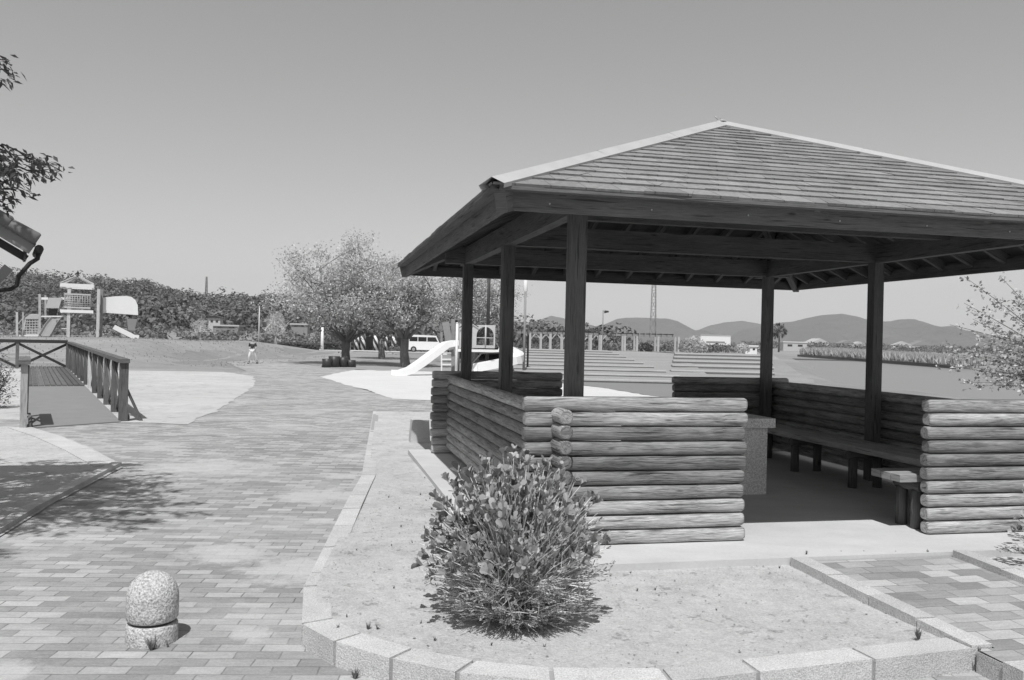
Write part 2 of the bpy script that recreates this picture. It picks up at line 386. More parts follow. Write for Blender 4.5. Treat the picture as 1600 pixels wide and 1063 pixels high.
def sheet(name, poly, z, mat, jag=0):
    m = MB(); poly = [(p[0], p[1]) for p in poly]
    if jag:
        q = []
        for i in range(len(poly)):
            a, b = Vector(poly[i]), Vector(poly[(i + 1) % len(poly)]); L = (b - a).length; n = max(1, min(160, int(L / .22))); nn = Vector((-(b - a).y, (b - a).x)) / max(L, .01)
            for k in range(n):
                p = a.lerp(b, k / n); o = noise.fractal(Vector((p.x * 1.7, p.y * 1.7, 0)), 1, 2, 4) * jag; q.append(tuple(p + nn * o))
        poly = q
    ar = sum(poly[i - 1][0] * poly[i][1] - poly[i][0] * poly[i - 1][1] for i in range(len(poly)))
    if ar < 0: poly = poly[::-1]
    m.face([(x, y, z) for x, y in poly], [(x, y) for x, y in poly], .5); return m.build(name, mat, kind='structure')
P = lambda *a: [tuple(at(x, y)[:2]) for x, y in a]
# lawns draped on the terrain
def drape(name, x0, x1, y0, y1, st, mat, test, dz=.02):
    m = MB(); idx = {}
    nx_, ny_ = int((x1 - x0) / st), int((y1 - y0) / st)
    for j in range(ny_ + 1):
        for i in range(nx_ + 1):
            x, y = x0 + i * st, y0 + j * st; idx[i, j] = len(m.v); m.v.append((x, y, terr(x, y) + dz))
    for j in range(ny_):
        for i in range(nx_):
            if test(x0 + (i + .5) * st, y0 + (j + .5) * st):
                m.fidx((idx[i, j], idx[i + 1, j], idx[i + 1, j + 1], idx[i, j + 1]), [(0, 0)] * 4, .5, True)
    return m.build(name, mat, kind='structure')
drape('left_lawn', -75, -10, 33, 84, .6, M_lawn, lambda x, y: x < -10.6 - .62 * max(0, y - 36) * (1 if y > 36 else 0) * (1 - sstep(46, 48, y)) or (x < -17.5 and y > 40), .006)
drape('right_lawn', 9, 75, 12, 66, .8, M_lawn, lambda x, y: (y > 30 or x > 14) and pd(x, y, lake) > 3.5, .006)
sheet('brick_path', [(-60, -30), (40, -30), (40, 3.0), (12, 22.3), (-3.0, 22.1), (-7, 32.5), (-7.2, 40), (-12, 60), (-16, 88), (-26, 88), (-17.6, 52), (-13.5, 42), (-11, 36), (-12, 33.5), (-30, 26), (-60, 10)], -.15, M_path)
sheet('sand_area', [(-5.57, 14.85), (-5.95, 17.5), (-6.87, 21.94), (-7.6, 25.5), (-8.44, 28.47), (-9.5, 31.8), (-11.59, 34.9), (-14.84, 34.2), (-22, 33.6), (-40, 33), (-45, 14.5), (-20, 14.6), (-6.41, 14.9)], -.144, M_sandl, .10)
sheet('sand_playground', P((500, 590), (540, 603), (580, 613), (612, 625), (672, 627.5)) + [(2.4, 22.4), (4.6, 24.6), (3.9, 26.6), (3.1, 29.5), (1.4, 33), (.5, 40.5), (-4, 41), (-7.3, 40)], -.144, M_sand, .12)
sheet('tarmac', [(4.65, 24.4), (14, 24.2), (14, 33.4), (1.55, 33.4), (3.15, 29.6), (3.95, 26.7)], -.146, M_asph)
sheet('tree_lawn', P((450, 566), (520, 577), (600, 581), (720, 583), (790, 580), (790, 561), (600, 556), (470, 558)), -.142, M_lawn, .35)
sheet('kerb_road', [(-26, 88), (2, 86), (2, 91), (-30, 96)], -.135, M_sandl)
sheet('water', lake, WZ, None or NT('lake_water').fin(.16, .12, NT.noise.__get__(NT('tmp'))(None, 1) if False else None, spec=.5))
wm = NT('lake_water_rippled'); wn = wm.noise(wm.pos(), 1.2, 4, .6, (.5, 1.5, 1)); wm.fin(.21, .32, wn, .35, .08, .5)
bpy.data.objects['water'].data.materials[0] = wm.m

# the planting bed is a raised sheet held by the kerb
OUT = [(-2.89, 18.2), (-2.2, 13.5), (-1.52, 8.93), (-1.21, 5.34), (-1.14, 4.86), (-1.0, 4.24), (-.79, 4.0), (-.5, 3.8), (-.2, 3.66), (.2, 3.59), (.70, 3.61), (1.1, 3.74), (1.68, 3.93), (2.23, 4.11)]
INN = [(-2.76, 18.2), (-2.07, 13.5), (-1.38, 8.95), (-1.07, 5.38), (-1.0, 4.9), (-.87, 4.33), (-.69, 4.12), (-.42, 3.93), (-.13, 3.80), (.2, 3.735), (.68, 3.755), (1.06, 3.885), (1.63, 4.075), (2.18, 4.255)]
KS = 1.042
OUT = [(a * KS, b * KS) if b < 5 else (a, b) for a, b in OUT]; INN = [(a * KS, b * KS) if b < 5 else (a, b) for a, b in INN]
def bedz(x, y): return -.055 + .05 * sstep(4.3, 5.5, y - .25 * x * (x > 0)) + .004 - .135 * sstep(8.5, 17.5, y) + .006 * noise.noise(Vector((x * 1.3, y * 1.3, 3)))
TH, CX, CY = .223, 1.891, 8.706
def gw(gx, gy, z=0): return Vector((CX + gx * cos(TH) - gy * sin(TH), CY + gx * sin(TH) + gy * cos(TH), z))
m = MB(); st = .18; idx = {}
bed_poly = [(a + .06 if i > 2 else a, b) for i, (a, b) in enumerate(INN)]
bed_poly = [((OUT[i][0] + INN[i][0]) / 2, (OUT[i][1] + INN[i][1]) / 2) for i in range(len(OUT))] + [tuple(gw(-.50, -4.27)[:2]), tuple(gw(-.62, -2.8)[:2]), tuple(gw(0, -2.0)[:2]), tuple(gw(.66, -2.8)[:2]), tuple(gw(.64, -4.66)[:2]), tuple(gw(2.0, -4.68)[:2]), (16, 4.2), (16, 18.2)]
bm = bmesh.new()
bv = [bm.verts.new((x, y, 0)) for x, y in bed_poly]; bf = bm.faces.new(bv)
bmesh.ops.triangulate(bm, faces=[bf])
bmesh.ops.subdivide_edges(bm, edges=[e for e in bm.edges], cuts=3, use_grid_fill=True)
for _ in range(2):
    bmesh.ops.subdivide_edges(bm, edges=[e for e in bm.edges if e.calc_length() > .7], cuts=1, use_grid_fill=True)
    bmesh.ops.triangulate(bm, faces=bm.faces[:])
for v in bm.verts: v.co.z = bedz(v.co.x, v.co.y)
me = bpy.data.meshes.new('planting_bed'); bm.normal_update()
for f in bm.faces:
    if f.normal.z < 0: f.normal_flip()
bm.to_mesh(me); bm.free(); me.materials.append(M_bed)
o = bpy.data.objects.new('planting_bed', me); COL.objects.link(o); o['kind'] = 'structure'

# kerb stones
m = MB(); mo = MB()
def kz(y): return -.03 + .05 * sstep(4.9, 7.5, y) - .155 * sstep(7.5, 16.5, y)
for i in range(len(OUT) - 1):
    a, b, c, d = [Vector(p) for p in (OUT[i], OUT[i + 1], INN[i + 1], INN[i])]
    n = max(1, round((b - a).length / .6))
    for k in range(n):
        t0, t1 = k / n, (k + 1) / n; gap = .011 / max((b - a).length / n, .1)
        t0 += gap / n; t1 -= gap / n
        mo.prism([tuple(p) for p in (a.lerp(d, .09), b.lerp(c, .09), c.lerp(b, .09), d.lerp(a, .09))], -.22, lambda x, y: kz(y) - .008) if k == 0 else None
        q = [a.lerp(b, t0), a.lerp(b, t1), d.lerp(c, t1), d.lerp(c, t0)]
        dz = R.uniform(-.003, .003)
        m.prism([tuple(p) for p in q], -.22, lambda x, y, dz=dz: kz(y) + dz)
# kerbs beside the paved strip
def gprism(m, x0, x1, y0, y1, z0, z1):
    m.prism([tuple(gw(*p)[:2]) for p in ((x0, y0), (x1, y0), (x1, y1), (x0, y1))], z0, z1)
def qprism(m, q, z0, z1): m.prism([tuple(gw(*p)[:2]) for p in q], z0, z1)
for k in range(4):                                           # the left kerb of the walkway runs slightly askew and rises to the slab
    t0, t1 = k / 4 + .003, (k + 1) / 4 - .003; lx = lambda t: -.56 - .12 * t; ly = lambda t: -4.405 + 1.49 * t
    qprism(m, ((lx(t0), ly(t0)), (lx(t0) + .12, ly(t0)), (lx(t1) + .12, ly(t1)), (lx(t1), ly(t1))), -.2, lambda x, y: .046 - .045 * (-2.91 - (-(x - CX) * sin(TH) + (y - CY) * cos(TH))) + .003 * (k % 2))
for k in range(4): gprism(m, .56, .67, -4.62 + k * .425, -4.20 + k * .425, -.2, lambda x, y: .056 - .035 * (-2.91 - (-(x - CX) * sin(TH) + (y - CY) * cos(TH))) + .003 * (k % 2))
gprism(m, -.56, .10, -4.72, -4.60, -.2, -.028); gprism(m, .105, .80, -4.72, -4.60, -.2, -.028); gprism(m, .805, 2.0, -4.72, -4.60, -.2, -.028)
gprism(m, -.548, 2.0, -4.595, -4.42, -.2, -.045)
mo.build('kerb_mortar', M_concg, kind='structure')
m.build('kerb', M_gran, bevel=.016, kind='structure')
m = MB(); m.face([gw(-.545, -4.598, -.038), gw(.70, -4.598, -.038), gw(.70, -4.42, -.034), gw(-.545, -4.42, -.034)], None, .5); m.face([gw(-.442, -4.42, -.034), gw(.70, -4.42, -.034), gw(.556, -2.91, .012), gw(-.562, -2.91, .012)], None, .5)
m.build('stone_walkway', M_strip, kind='structure')
# slab
m = MB(); gprism(m, -2.62, 2.62, -2.9, 2.72, -.3, .04)
m.build('concrete_slab', M_conc, bevel=.012, kind='structure')

# ================================================================== gazebo
GZ = .04
gaz = thing('gazebo', 'large open timber gazebo with shingled pyramid roof and low log walls', 'gazebo', (CX, CY, GZ), TH)
WX, WY, OV, OP = 2.151, 2.376, .232, .752
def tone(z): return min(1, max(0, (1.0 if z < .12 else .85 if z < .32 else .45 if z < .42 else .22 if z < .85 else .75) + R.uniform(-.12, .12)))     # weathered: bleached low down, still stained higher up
def logwall(pts, zs, label=None, r=.0498, sq=2.9):
    m = MB()
    for z in zs:
        (x0, y0), (x1, y1) = pts; a = Vector((x0, y0, z)); b = Vector((x1, y1, z)); d = (b - a).normalized()
        a = a + d * R.uniform(-.012, .012); b = b + d * R.uniform(-.012, .012); n = 9
        L = (b - a).length; P_ = [a, a + d * .02]; rr = [r * .80, r]
        for i in range(1, n): P_.append(a + d * (L * i / n) + Vector((0, 0, R.uniform(-.0015, .0015)))); rr.append(r * R.uniform(.965, 1.02))
        P_ += [b - d * .02, b]; rr += [r, r * .80]
        m.tube(P_, rr, 24, jit=.008, c=tone(z), sq=sq)
    return m.build('log_wall', M_log, gaz, label=label)
zf = [.052 + .1 * i for i in range(10)]; zsd = [.1 + .1 * i for i in range(9)]
zff = [.052 + .1025 * i for i in range(10)]
logwall(((-WX - OV, -WY), (-OP, -WY)), zff); logwall(((OP, -WY), (WX + OV, -WY)), zff)
logwall(((-WX - OV, WY), (-OP, WY)), zf); logwall(((OP, WY), (WX + OV, WY)), [z * .97 for z in zf])
logwall(((-WX, -WY - OV), (-WX, WY + OV)), zsd, None, .0512, 2.15); logwall(((WX, -WY - OV), (WX, WY + OV)), [z * .985 for z in zsd], None, .0512, 2.15)
PX, PY, PW = 1.995, 2.24, .114
posts = [(-PX, -PY, 0), (-PX, 0, 0), (-PX, PY, 0), (PX, PY, 0), (PX, 0, 0), (PX, -PY, 0)]
for x, y, z in posts:
    m = MB(); m.beam((x, y, z), (x, y, 2.30), PW, PW, (0, 1, 0)); m.build('post', M_post, gaz, bevel=.008)
# roof geometry
RX, RY, EX, EY, EH, AH = .062, -.03, 2.814, 3.03, 2.327, 3.611
AX = RX + .10
CR = [Vector((RX - EX, RY - EY, EH)), Vector((RX + EX, RY - EY, EH)), Vector((RX + EX, RY + EY, EH)), Vector((RX - EX, RY + EY, EH))]
AP = Vector((AX, RY, AH))
roof = None
for si in range(4):
    a, b = CR[si], CR[(si + 1) % 4]; m = MB(); NC = 20
    nrm = (b - a).cross(AP - a).normalized(); ed = (b - a).normalized()
    for k in range(NC):
        t0, t1 = k / NC, min(1, (k + 1.25) / NC)
        l0, l1 = a.lerp(AP, t0), b.lerp(AP, t0); u0, u1 = a.lerp(AP, t1), b.lerp(AP, t1)
        nseg = max(1, int((l1 - l0).length / .3)); c0 = R.random()
        if k == 0: l0 = l0 - (AP - a) * .008; l1 = l1 - (AP - b) * .008
        th_ = .009
        for q in range(nseg):
            s0, s1 = q / nseg, (q + 1) / nseg; hh0 = th_ + .006 * R.random() + .004; 
            wv = nrm * R.uniform(-.002, .003) + (AP - a).normalized() * R.uniform(-.006, .004); p0, p1 = l0.lerp(l1, s0) + wv, l0.lerp(l1, s1) + wv; p2, p3 = u0.lerp(u1, s1), u0.lerp(u1, s0)
            U = lambda p: ((p - a).dot(ed) + k * .37, k * .1 + .05)
            c = c0 * .5 + R.random() * .5
            n0 = nrm * hh0; n1 = nrm * .002
            m.face([p0 + n0, p1 + n0, p2 + n1, p3 + n1], [U(p0), U(p1), U(p2), U(p3)], c)
            m.face([p0, p1, p1 + n0, p0 + n0], [U(p0), U(p1), U(p1), U(p0)], c * .3)
            m.face([p0, p0 + n0, p3 + n1], None, c * .3); m.face([p1, p2 + n1, p1 + n0], None, c * .3)
    m.build('roof_slope', M_shingle, gaz)
# ceiling boards, one mesh under the shingles
m = MB()
for si in range(4):
    a, b = CR[si] + V(0, 0, -.004), CR[(si + 1) % 4] + V(0, 0, -.004); A = AP + V(0, 0, -.004); a2, b2, A2 = a + V(0, 0, -.022), b + V(0, 0, -.022), A + V(0, 0, -.022)
    NB = 24
    for k in range(NB):
        t0, t1 = k / NB, (k + .965) / NB; c = R.random()
        q = [a2.lerp(A2, t0), b2.lerp(A2, t0), b2.lerp(A2, t1), a2.lerp(A2, t1)]
        m.face([q[0], q[3], q[2], q[1]], [((p - a2).length, k * 1.7 + .1) for p in (q[0], q[3], q[2], q[1])], c)
    m.face([a, b, A], [(0, 0)] * 3, .1)
m.build('ceiling', M_board, gaz)
# fascia: thick lower board plus thin upper drip board on each side
for si in range(4):
    a, b = CR[si].copy(), CR[(si + 1) % 4].copy(); ed = (b - a).normalized(); out = Vector((ed.y, -ed.x, 0))
    m = MB(); m.beam(a + V(0, 0, -.085) - out * .085 + ed * .085, b + V(0, 0, -.085) - out * .085 - ed * .085, .03, .115); f = m.build('fascia', M_beam, gaz, bevel=.004)
    m = MB(); m.beam(a + V(0, 0, -.018) - out * .022 + ed * .022, b + V(0, 0, -.018) - out * .022 - ed * .022, .09, .032); m.build('drip_board', M_beam, f, bevel=.003)
    if si == 0:
        m = MB()
        for k in range(9):
            p = a + ed * (.35 + k * .66) + V(0, 0, -.10 + .02 * R.random()) - out * .068; m = MB(); m.tube([p, p + out * .004], .006, 6); m.build('bolt', M_galv, f)
# hip caps
for si in range(4):
    a = CR[si] - (AP - CR[si]) * .012; b = AP; d = (b - a); L = d.length; d.normalize(); sd = d.cross(V(0, 0, 1)).normalized(); upn = sd.cross(d).normalized()
    e1 = (CR[(si + 1) % 4] - CR[si]).normalized(); e0 = (CR[(si - 1) % 4] - CR[si]).normalized()
    n1 = e1.cross(d).normalized(); n1 = n1 if n1.z > 0 else -n1; n0 = e0.cross(d).normalized(); n0 = n0 if n0.z > 0 else -n0
    v1 = (e1 - d * e1.dot(d)).normalized(); v0 = (e0 - d * e0.dot(d)).normalized()
    m = MB(); NS = 3
    for k in range(NS):
        p, q = a + d * (L * k / NS), a + d * (L * (k + 1) / NS + .03); h = .046 + .003 * k
        for vv, nn in ((v1, n1), (v0, n0)):
            top = [p + V(0, 0, h), q + V(0, 0, h), q + vv * .085 + nn * .026, p + vv * .085 + nn * .026]
            if (top[1] - top[0]).cross(top[2] - top[0]).z < 0: top = [top[1], top[0], top[3], top[2]]
            m.face(top, None, .5); bot = [t - nn * .028 for t in top[2:]]
            m.face([top[3], top[2], bot[0], bot[1]], None, .5)
    m.build('hip_cap', M_cap, gaz)
m = MB(); m.lathe([(.06, 0), (.055, .015), (.0, .03)], 12, o=AP + V(0, 0, .03)); m.tube([AP + V(-.03, 0, .05), AP + V(-.07, 0, .085)], .007, 5); m.build('roof_finial', M_cap, gaz)
# beams
BT = 2.30; BH = .20; BWd = .10
def beam(x0, y0, x1, y1, z0=BT, h=BH, w_=BWd, name='beam'):
    m = MB(); m.beam((x0, y0, z0 + h / 2), (x1, y1, z0 + h / 2), w_, h); m.build(name, M_beam, gaz, bevel=.005)
beam(-PX - .28, -PY, PX + .28, -PY); beam(-PX - .28, PY, PX + .28, PY)
beam(-PX, -PY - .30, -PX, PY + .30, BT - .004, .196); beam(PX, -PY - .30, PX, PY + .30, BT - .004, .196)
beam(-PX + .05, 0, PX - .05, 0, BT + .003, .19); beam(-PX + .05, -1.1, PX - .05, -1.1, BT + .12, .15, .09); beam(-PX + .05, 1.1, PX - .05, 1.1, BT + .12, .15, .09)
m = MB(); m.beam((AX, RY, BT + .42), (AX, RY, AH - .06), .12, .12, (0, 1, 0)); m.build('king_post', M_post, gaz)
# hip rafters and common rafters
for c in CR:
    m = MB(); d = (AP - c).normalized(); m.beam(c + d * .06 + V(0, 0, -.115), AP + V(0, 0, -.115), .08, .14); m.build('hip_rafter', M_beam, gaz, bevel=.004)
for si in range(4):
    a, b = CR[si], CR[(si + 1) % 4]; ed = (b - a).normalized(); inn = Vector((-ed.y, ed.x, 0)); L = (b - a).length
    half = abs((AP - a).dot(inn)); rise = AP.z - a.z; n = int(L / .42)
    for k in range(1, n):
        s_ = L * k / n; xap = (AP - a).dot(ed)
        reach = half * (s_ / xap if s_ < xap else (L - s_) / (L - xap)) - .08
        if reach < .2: continue
        p0 = a + ed * s_ + inn * .07; p0.z = a.z + rise * .07 / half - .073; p1 = a + ed * s_ + inn * reach; p1.z = a.z + rise * reach / half - .073
        m = MB(); m.beam(p0, p1, .045, .085); m.build('rafter', M_beam, gaz)

# concrete table in the middle, benches
tb = thing('concrete_table', 'square speckled stone table with thick top in the middle of the gazebo', 'table', gw(-.10, -.04, GZ), TH)
m = MB(); m.box((0, 0, .315), (1.0, 1.25, .63)); m.build('pedestal', M_table, tb, bevel=.012)
m = MB(); m.box((0, 0, .675), (1.10, 1.36, .088)); m.build('table_top', M_table, tb, bevel=.010)
def bench(label, x0, x1, y0, y1, along):
    cx_, cy_ = (x0 + x1) / 2, (y0 + y1) / 2; bt = thing('bench', label, 'bench', gw(cx_, cy_, GZ), TH, 'benches inside the gazebo')
    lx, ly = x1 - x0, y1 - y0; m = MB(); n = 3
    for k in range(n):
        if along == 'y': wd = lx / n; m.box((-lx / 2 + wd * (k + .5), 0, .405), (wd - .008, ly, .055))
        else: wd = ly / n; m.box((0, -ly / 2 + wd * (k + .5), .405), (lx, wd - .008, .055))
    m.build('seat', M_seat, bt, bevel=.005)
    L = ly if along == 'y' else lx; W = lx if along == 'y' else ly; k_ = max(2, round(L / 1.1) + 1)
    for i in range(k_):
        t = -L / 2 + .22 + (L - .44) * i / (k_ - 1); q = lambda a, b: (b, a) if along == 'y' else (a, b)
        m = MB(); p0, p1 = q(t, -W / 2 + .03), q(t, W / 2 - .03); m.tube([(p0[0], p0[1], .33), (p1[0], p1[1], .33)], .042, 10); m.build('bearer', M_post, bt)
        for s_ in (-W / 2 + .09, W / 2 - .09):
            p = q(t, s_); m = MB(); m.tube([(p[0], p[1], 0), (p[0], p[1], .30)], .045, 10); m.build('leg', M_post, bt)
bench('long plank bench running along the far right log wall inside the gazebo', 1.40, 1.86, -1.7, 1.95, 'y')
bench('plank bench behind the front right log wall with its sawn end in sunlight', .62, 2.05, -2.28, -1.92, 'x')

# ================================================================== small near things
# bollard
p = at(237, 1002); bo = thing('stone_bollard', 'short round granite bollard with domed top and a dark groove, standing on the brick paving', 'bollard', p)
m = MB(); m.lathe([(.0, -.05), (.124, -.05), (.128, .0), (.127, .05), (.126, .088), (.118, .098)], 40); m.build('base', M_granr, bo)
m = MB(); m.lathe([(.106, .088), (.106, .112)], 40); m.build('groove', M_dark, bo)
pr = [(.100, .112), (.120, .113), (.127, .124), (.128, .17), (.128, .22)]
for k in range(1, 12): a = k / 11 * pi / 2; pr.append((.128 * cos(a) ** .9 if k < 11 else .0005, .22 + .137 * sin(a)))
m = MB(); m.lathe(pr, 40); m.build('cap', M_granr, bo)

# grass tufts
def tuft(m, p, n, h, spread=.6, w_=.004):
    for _ in range(n):
        a = R.uniform(0, 2 * pi); l = h * R.uniform(.5, 1.1); d = Vector((cos(a) * spread * R.random(), sin(a) * spread * R.random(), 1)).normalized()
        q = p + Vector((cos(a), sin(a), 0)) * R.uniform(0, h * .12); sd = Vector((-sin(a), cos(a), 0)) * w_; c = R.random()
        mid = q + d * l * .55; tip = q + d * l + Vector((cos(a), sin(a), -.4)) * l * .25 * R.random()
        m.face([q - sd, q + sd, mid + sd * .7, mid - sd * .7], None, c); m.face([mid - sd * .7, mid + sd * .7, tip], None, c)
m = MB()
for px, py, z, n, h in ((237, 1018, -.15, 26, .085), (262, 1013, -.15, 10, .03), (1435, 1000, -.04, 30, .07), (1260, 868, .04, 10, .03), (1315, 868, .02, 8, .03), (1160, 884, 0, 8, .04), (1450, 866, .03, 8, .03),
                        (555, 1062, -.15, 30, .06), (575, 985, -.05, 14, .05), (680, 1003, -.05, 8, .03), (478, 1015, -.15, 8, .03), (1530, 1020, -.03, 9, .03), (590, 985, -.05, 8, .03), (1350, 865, .03, 6, .02), (1400, 866, .03, 6, .02),
                        (175, 742, -.15, 10, .06), (528, 985, -.04, 9, .03)):
    tuft(m, at(px, py, z), n, h)
for _ in range(60):                                          # tiny weeds in the bed
    x, y = R.uniform(-1.2, 2.2), R.uniform(4.1, 9)
    if pd(x, y, bed_poly) < -.15: tuft(m, V(x, y, bedz(x, y)), R.randint(3, 7), .022)
m.build('weeds', foliage('weed_leaves', .2, .8, .3), kind='stuff')['label'] = 'small weeds and grass tufts along the kerbs and in the gravel'
# litter and pebbles in the bed
m = MB()
for _ in range(2300):
    x, y = R.uniform(-1.3, 4.5), R.uniform(3.8, 12)
    if pd(x, y, bed_poly) > -.05: continue
    if abs((x - CX) * cos(TH) + (y - CY) * sin(TH)) < 2.62 and -2.9 < -(x - CX) * sin(TH) + (y - CY) * cos(TH): continue
    p = V(x, y, bedz(x, y) + .004); a = R.uniform(0, 2 * pi); l = R.uniform(.006, .022)
    m.leaf(p, (cos(a), sin(a), R.uniform(-.1, .3)), (0, 0, 1), l, l * R.uniform(.3, .8))
m.build('leaf_litter', M_mgrey, kind='stuff')['label'] = 'dry leaf litter and specks scattered over the sandy bed'
m = MB()
for _ in range(2600):
    x, y = R.uniform(-1.2, 3.0), R.uniform(3.75, 8.5)
    if pd(x, y, bed_poly) > -.04: continue
    if abs((x - CX) * cos(TH) + (y - CY) * sin(TH)) < 2.62 and -2.9 < -(x - CX) * sin(TH) + (y - CY) * cos(TH): continue
    r = R.uniform(.002, .006); c = R.random(); p = V(x, y, bedz(x, y) + r * .3); q = [p + V(r, 0, 0), p + V(0, r, 0), p + V(-r, 0, 0), p + V(0, -r, 0)]; t = p + V(0, 0, r)
    for k in range(4): m.face([q[k], q[(k + 1) % 4], t], None, c, True)
m.build('pebbles', M_concg, kind='stuff')['label'] = 'fine pebbles scattered over the sandy planting bed'

# the shrub in the bed
def shrub(name, label, base, rx, ry, h, nst, seed, leafL=.075, dens=1.0, lowleaf=.35):
    global R
    R0 = R; R = random.Random(seed)
    t = thing(name, label, 'shrub', base); st_ = MB(); lf = MB()
    for i in range(nst):
        az = R.uniform(0, 2 * pi); el = math.acos(1 - R.random() ** 1.05 * .97)     # angle from straight up
        rh = 1 / sqrt((cos(az) / rx) ** 2 + (sin(az) / ry) ** 2); env = (abs(sin(el) / rh) ** 2.7 + abs(cos(el) / h) ** 2.7) ** (-1 / 2.7)
        if el > 1.15: env *= 1 - .46 * min(1, (el - 1.15) / .4)
        L = env * R.uniform(.64, 1.08); d = V(sin(el) * cos(az), sin(el) * sin(az), cos(el))
        b0 = V(cos(az), sin(az), 0) * R.uniform(0, .07); tip = d * L + V(0, 0, .02)
        ctrl = b0 + V(d.x * L * .25, d.y * L * .25, L * (.45 if el < 1.2 else .22)) + V(R.uniform(-.03, .03), R.uniform(-.03, .03), 0)
        n = 6; pts = []
        for k in range(n + 1):
            s_ = k / n; q = b0 * (1 - s_) ** 2 + ctrl * 2 * s_ * (1 - s_) + tip * s_ * s_; q += V(R.uniform(-1, 1), R.uniform(-1, 1), R.uniform(-1, 1)) * .008 * s_
            q.z = max(q.z, .006); pts.append(q)
        r0 = R.uniform(.0032, .0066); st_.tube(pts, [r0 * (1 - .65 * k / n) for k in range(n + 1)], 4, cap=False, smooth=True)
        tips = [(pts[-1], (pts[-1] - pts[-2]).normalized())]
        for _ in range(R.randint(3, 6)):                                            # side twigs
            k = R.randint(2, n - 1); q = pts[k]; a2 = R.uniform(0, 2 * pi); dd = (pts[k] - pts[k - 1]).normalized()
            e = (dd + V(cos(a2), sin(a2), R.uniform(-.1, .7)) * .65).normalized(); l = R.uniform(.05, .16); p2 = q + e * l; p2.z = max(p2.z, .006)
            st_.tube([q, q + e * l * .5 + V(0, 0, R.uniform(-.006, .006)), p2], [r0 * .45, r0 * .38, r0 * .22], 3, cap=False)
            if R.random() < lowleaf + (.45 if p2.z > h * .45 else 0): tips.append((p2, e))
        for q, e in tips:                                                           # a whorl of leaves at the tip
            up_ = q.z / h; big = up_ > .42 or (q.x < -rx * .55 and q.z > .25 * h)
            wide = big and R.random() < (.62 if up_ > .72 or (q.x < -rx * .6 and up_ > .35) else .22)
            nl = R.randint(5, 8); sc = R.uniform(.8, 1.3) * (1 if wide else .66 if big else .48); wr = .56 if wide else .30
            if R.random() > dens: continue
            a0 = R.uniform(0, 6.28); u = e.orthogonal().normalized(); v_ = e.cross(u)
            for k in range(nl):
                a = a0 + 2 * pi * k / nl + R.uniform(-.3, .3); open_ = R.uniform(.35, 1.0)
                dl = (e + (u * cos(a) + v_ * sin(a)) * open_ + V(0, 0, .25)).normalized()
                lf.leaf(q - e * R.uniform(0, .03 if wide else .07), dl, e, leafL * sc * R.uniform(.6, 1.15), leafL * sc * wr, None, .18, 1)
    st_.build('stems', M_twig, t); lf.build('foliage', M_bushl, t); R = R0
    return t
shrub('shrub', 'round leafy shrub with bare pale twigs below growing in front of the log wall', at(803, 968, -.05), .50, .47, .82, 1350, 11, .047, .80, .22)
shrub('shrub', 'thin sprig of a shrub cut off by the right edge beside the front log wall', at(1640, 860, 0), .30, .25, .42, 34, 5, .05)
# ivy like patch on the slab at right
m = MB(); b = at(1575, 868, .04)
for _ in range(10): m.tube([b + V(.12, -.02, .005), b + V(R.uniform(-.05, .28), R.uniform(-.1, .05), .03)], .002, 3)
for _ in range(60):
    q = b + V(R.uniform(-.06, .30), R.uniform(-.10, .05), R.uniform(.01, .05)); a = R.uniform(0, 6.28); m.leaf(q, (cos(a), sin(a), .3), (0, 0, 1), .05, .035)
o = m.build('ground_plant', M_bushl); tag(o, 'dark low leafy plant lying beside the walkway kerb at the right edge', 'plant')

# stone block left of the gazebo
p = at(655, 696, -.09)
sb = thing('stone_block', 'small squat stone block standing on the gravel behind the left log wall', 'stone block', p, TH)
m = MB()
a = .15; b_ = .12
q0 = [(-a, -.14), (a, -.14), (a, .14), (-a, .14)]; q1 = [(-b_, -.11), (b_, -.11), (b_, .11), (-b_, .11)]
m.face([(x, y, .36) for x, y in q1], None, .5)
for i in range(4): m.face([(*q0[i - 1], -.1), (*q0[i], -.1), (*q1[i], .36), (*q1[i - 1], .36)], None, .5)
m.build('body', M_gran, sb, bevel=.01)

# ================================================================== boardwalk
bd = V(-.49, .872, 0).normalized(); bn = V(bd.y, -bd.x, 0)                       # along, to the right
A0 = at(187, 660); A0.z = -.15
sheet('bed_left', [tuple(at(x, y)[:2]) for x, y in ((0, 842), (60, 803), (130, 765), (192, 733), (150, 706), (100, 685), (50, 671), (0, 668))] + [(-14, 13), (-14, 6.6), (-5.5, 3)], -.140, M_bed, .03)
m = MB(); cp = [at(x, y) for x, y in ((-60, 872), (0, 838), (60, 800), (130, 762), (190, 730))]
for i in range(4):
    a, b = cp[i], cp[i + 1]; d = (b - a).normalized(); n_ = V(-d.y, d.x, 0)
    m.prism([tuple((a + d * .004)[:2]), tuple((b - d * .004)[:2]), tuple((b - d * .004 + n_ * .11)[:2]), tuple((a + d * .004 + n_ * .11)[:2])], -.25, -.10)
cp = [at(x, y) for x, y in ((190, 730), (140, 705), (90, 684), (45, 670))]
for i in range(3):
    a, b = cp[i], cp[i + 1]; d = (b - a).normalized(); n_ = V(-d.y, d.x, 0)
    m.prism([tuple((a + d * .02)[:2]), tuple((b - d * .004)[:2]), tuple((b - d * .004 + n_ * .3)[:2]), tuple((a + d * .02 + n_ * .3)[:2])], -.25, -.125)
m.build('bed_kerb', M_gran, bevel=.008, kind='structure')
BW_ = 1.42
m = MB(); q = [A0 - bd * .2, A0 + bd * 10.2, A0 + bd * 10.2 - bn * BW_, A0 - bd * .9 - bn * BW_]
m.prism([tuple(p[:2]) for p in q], -.3, -.13); m.build('concrete_ramp', M_concr if 'M_concr' in globals() else plain('ramp_concrete', .22, .9, 0, .15, 3, .2), kind='structure')
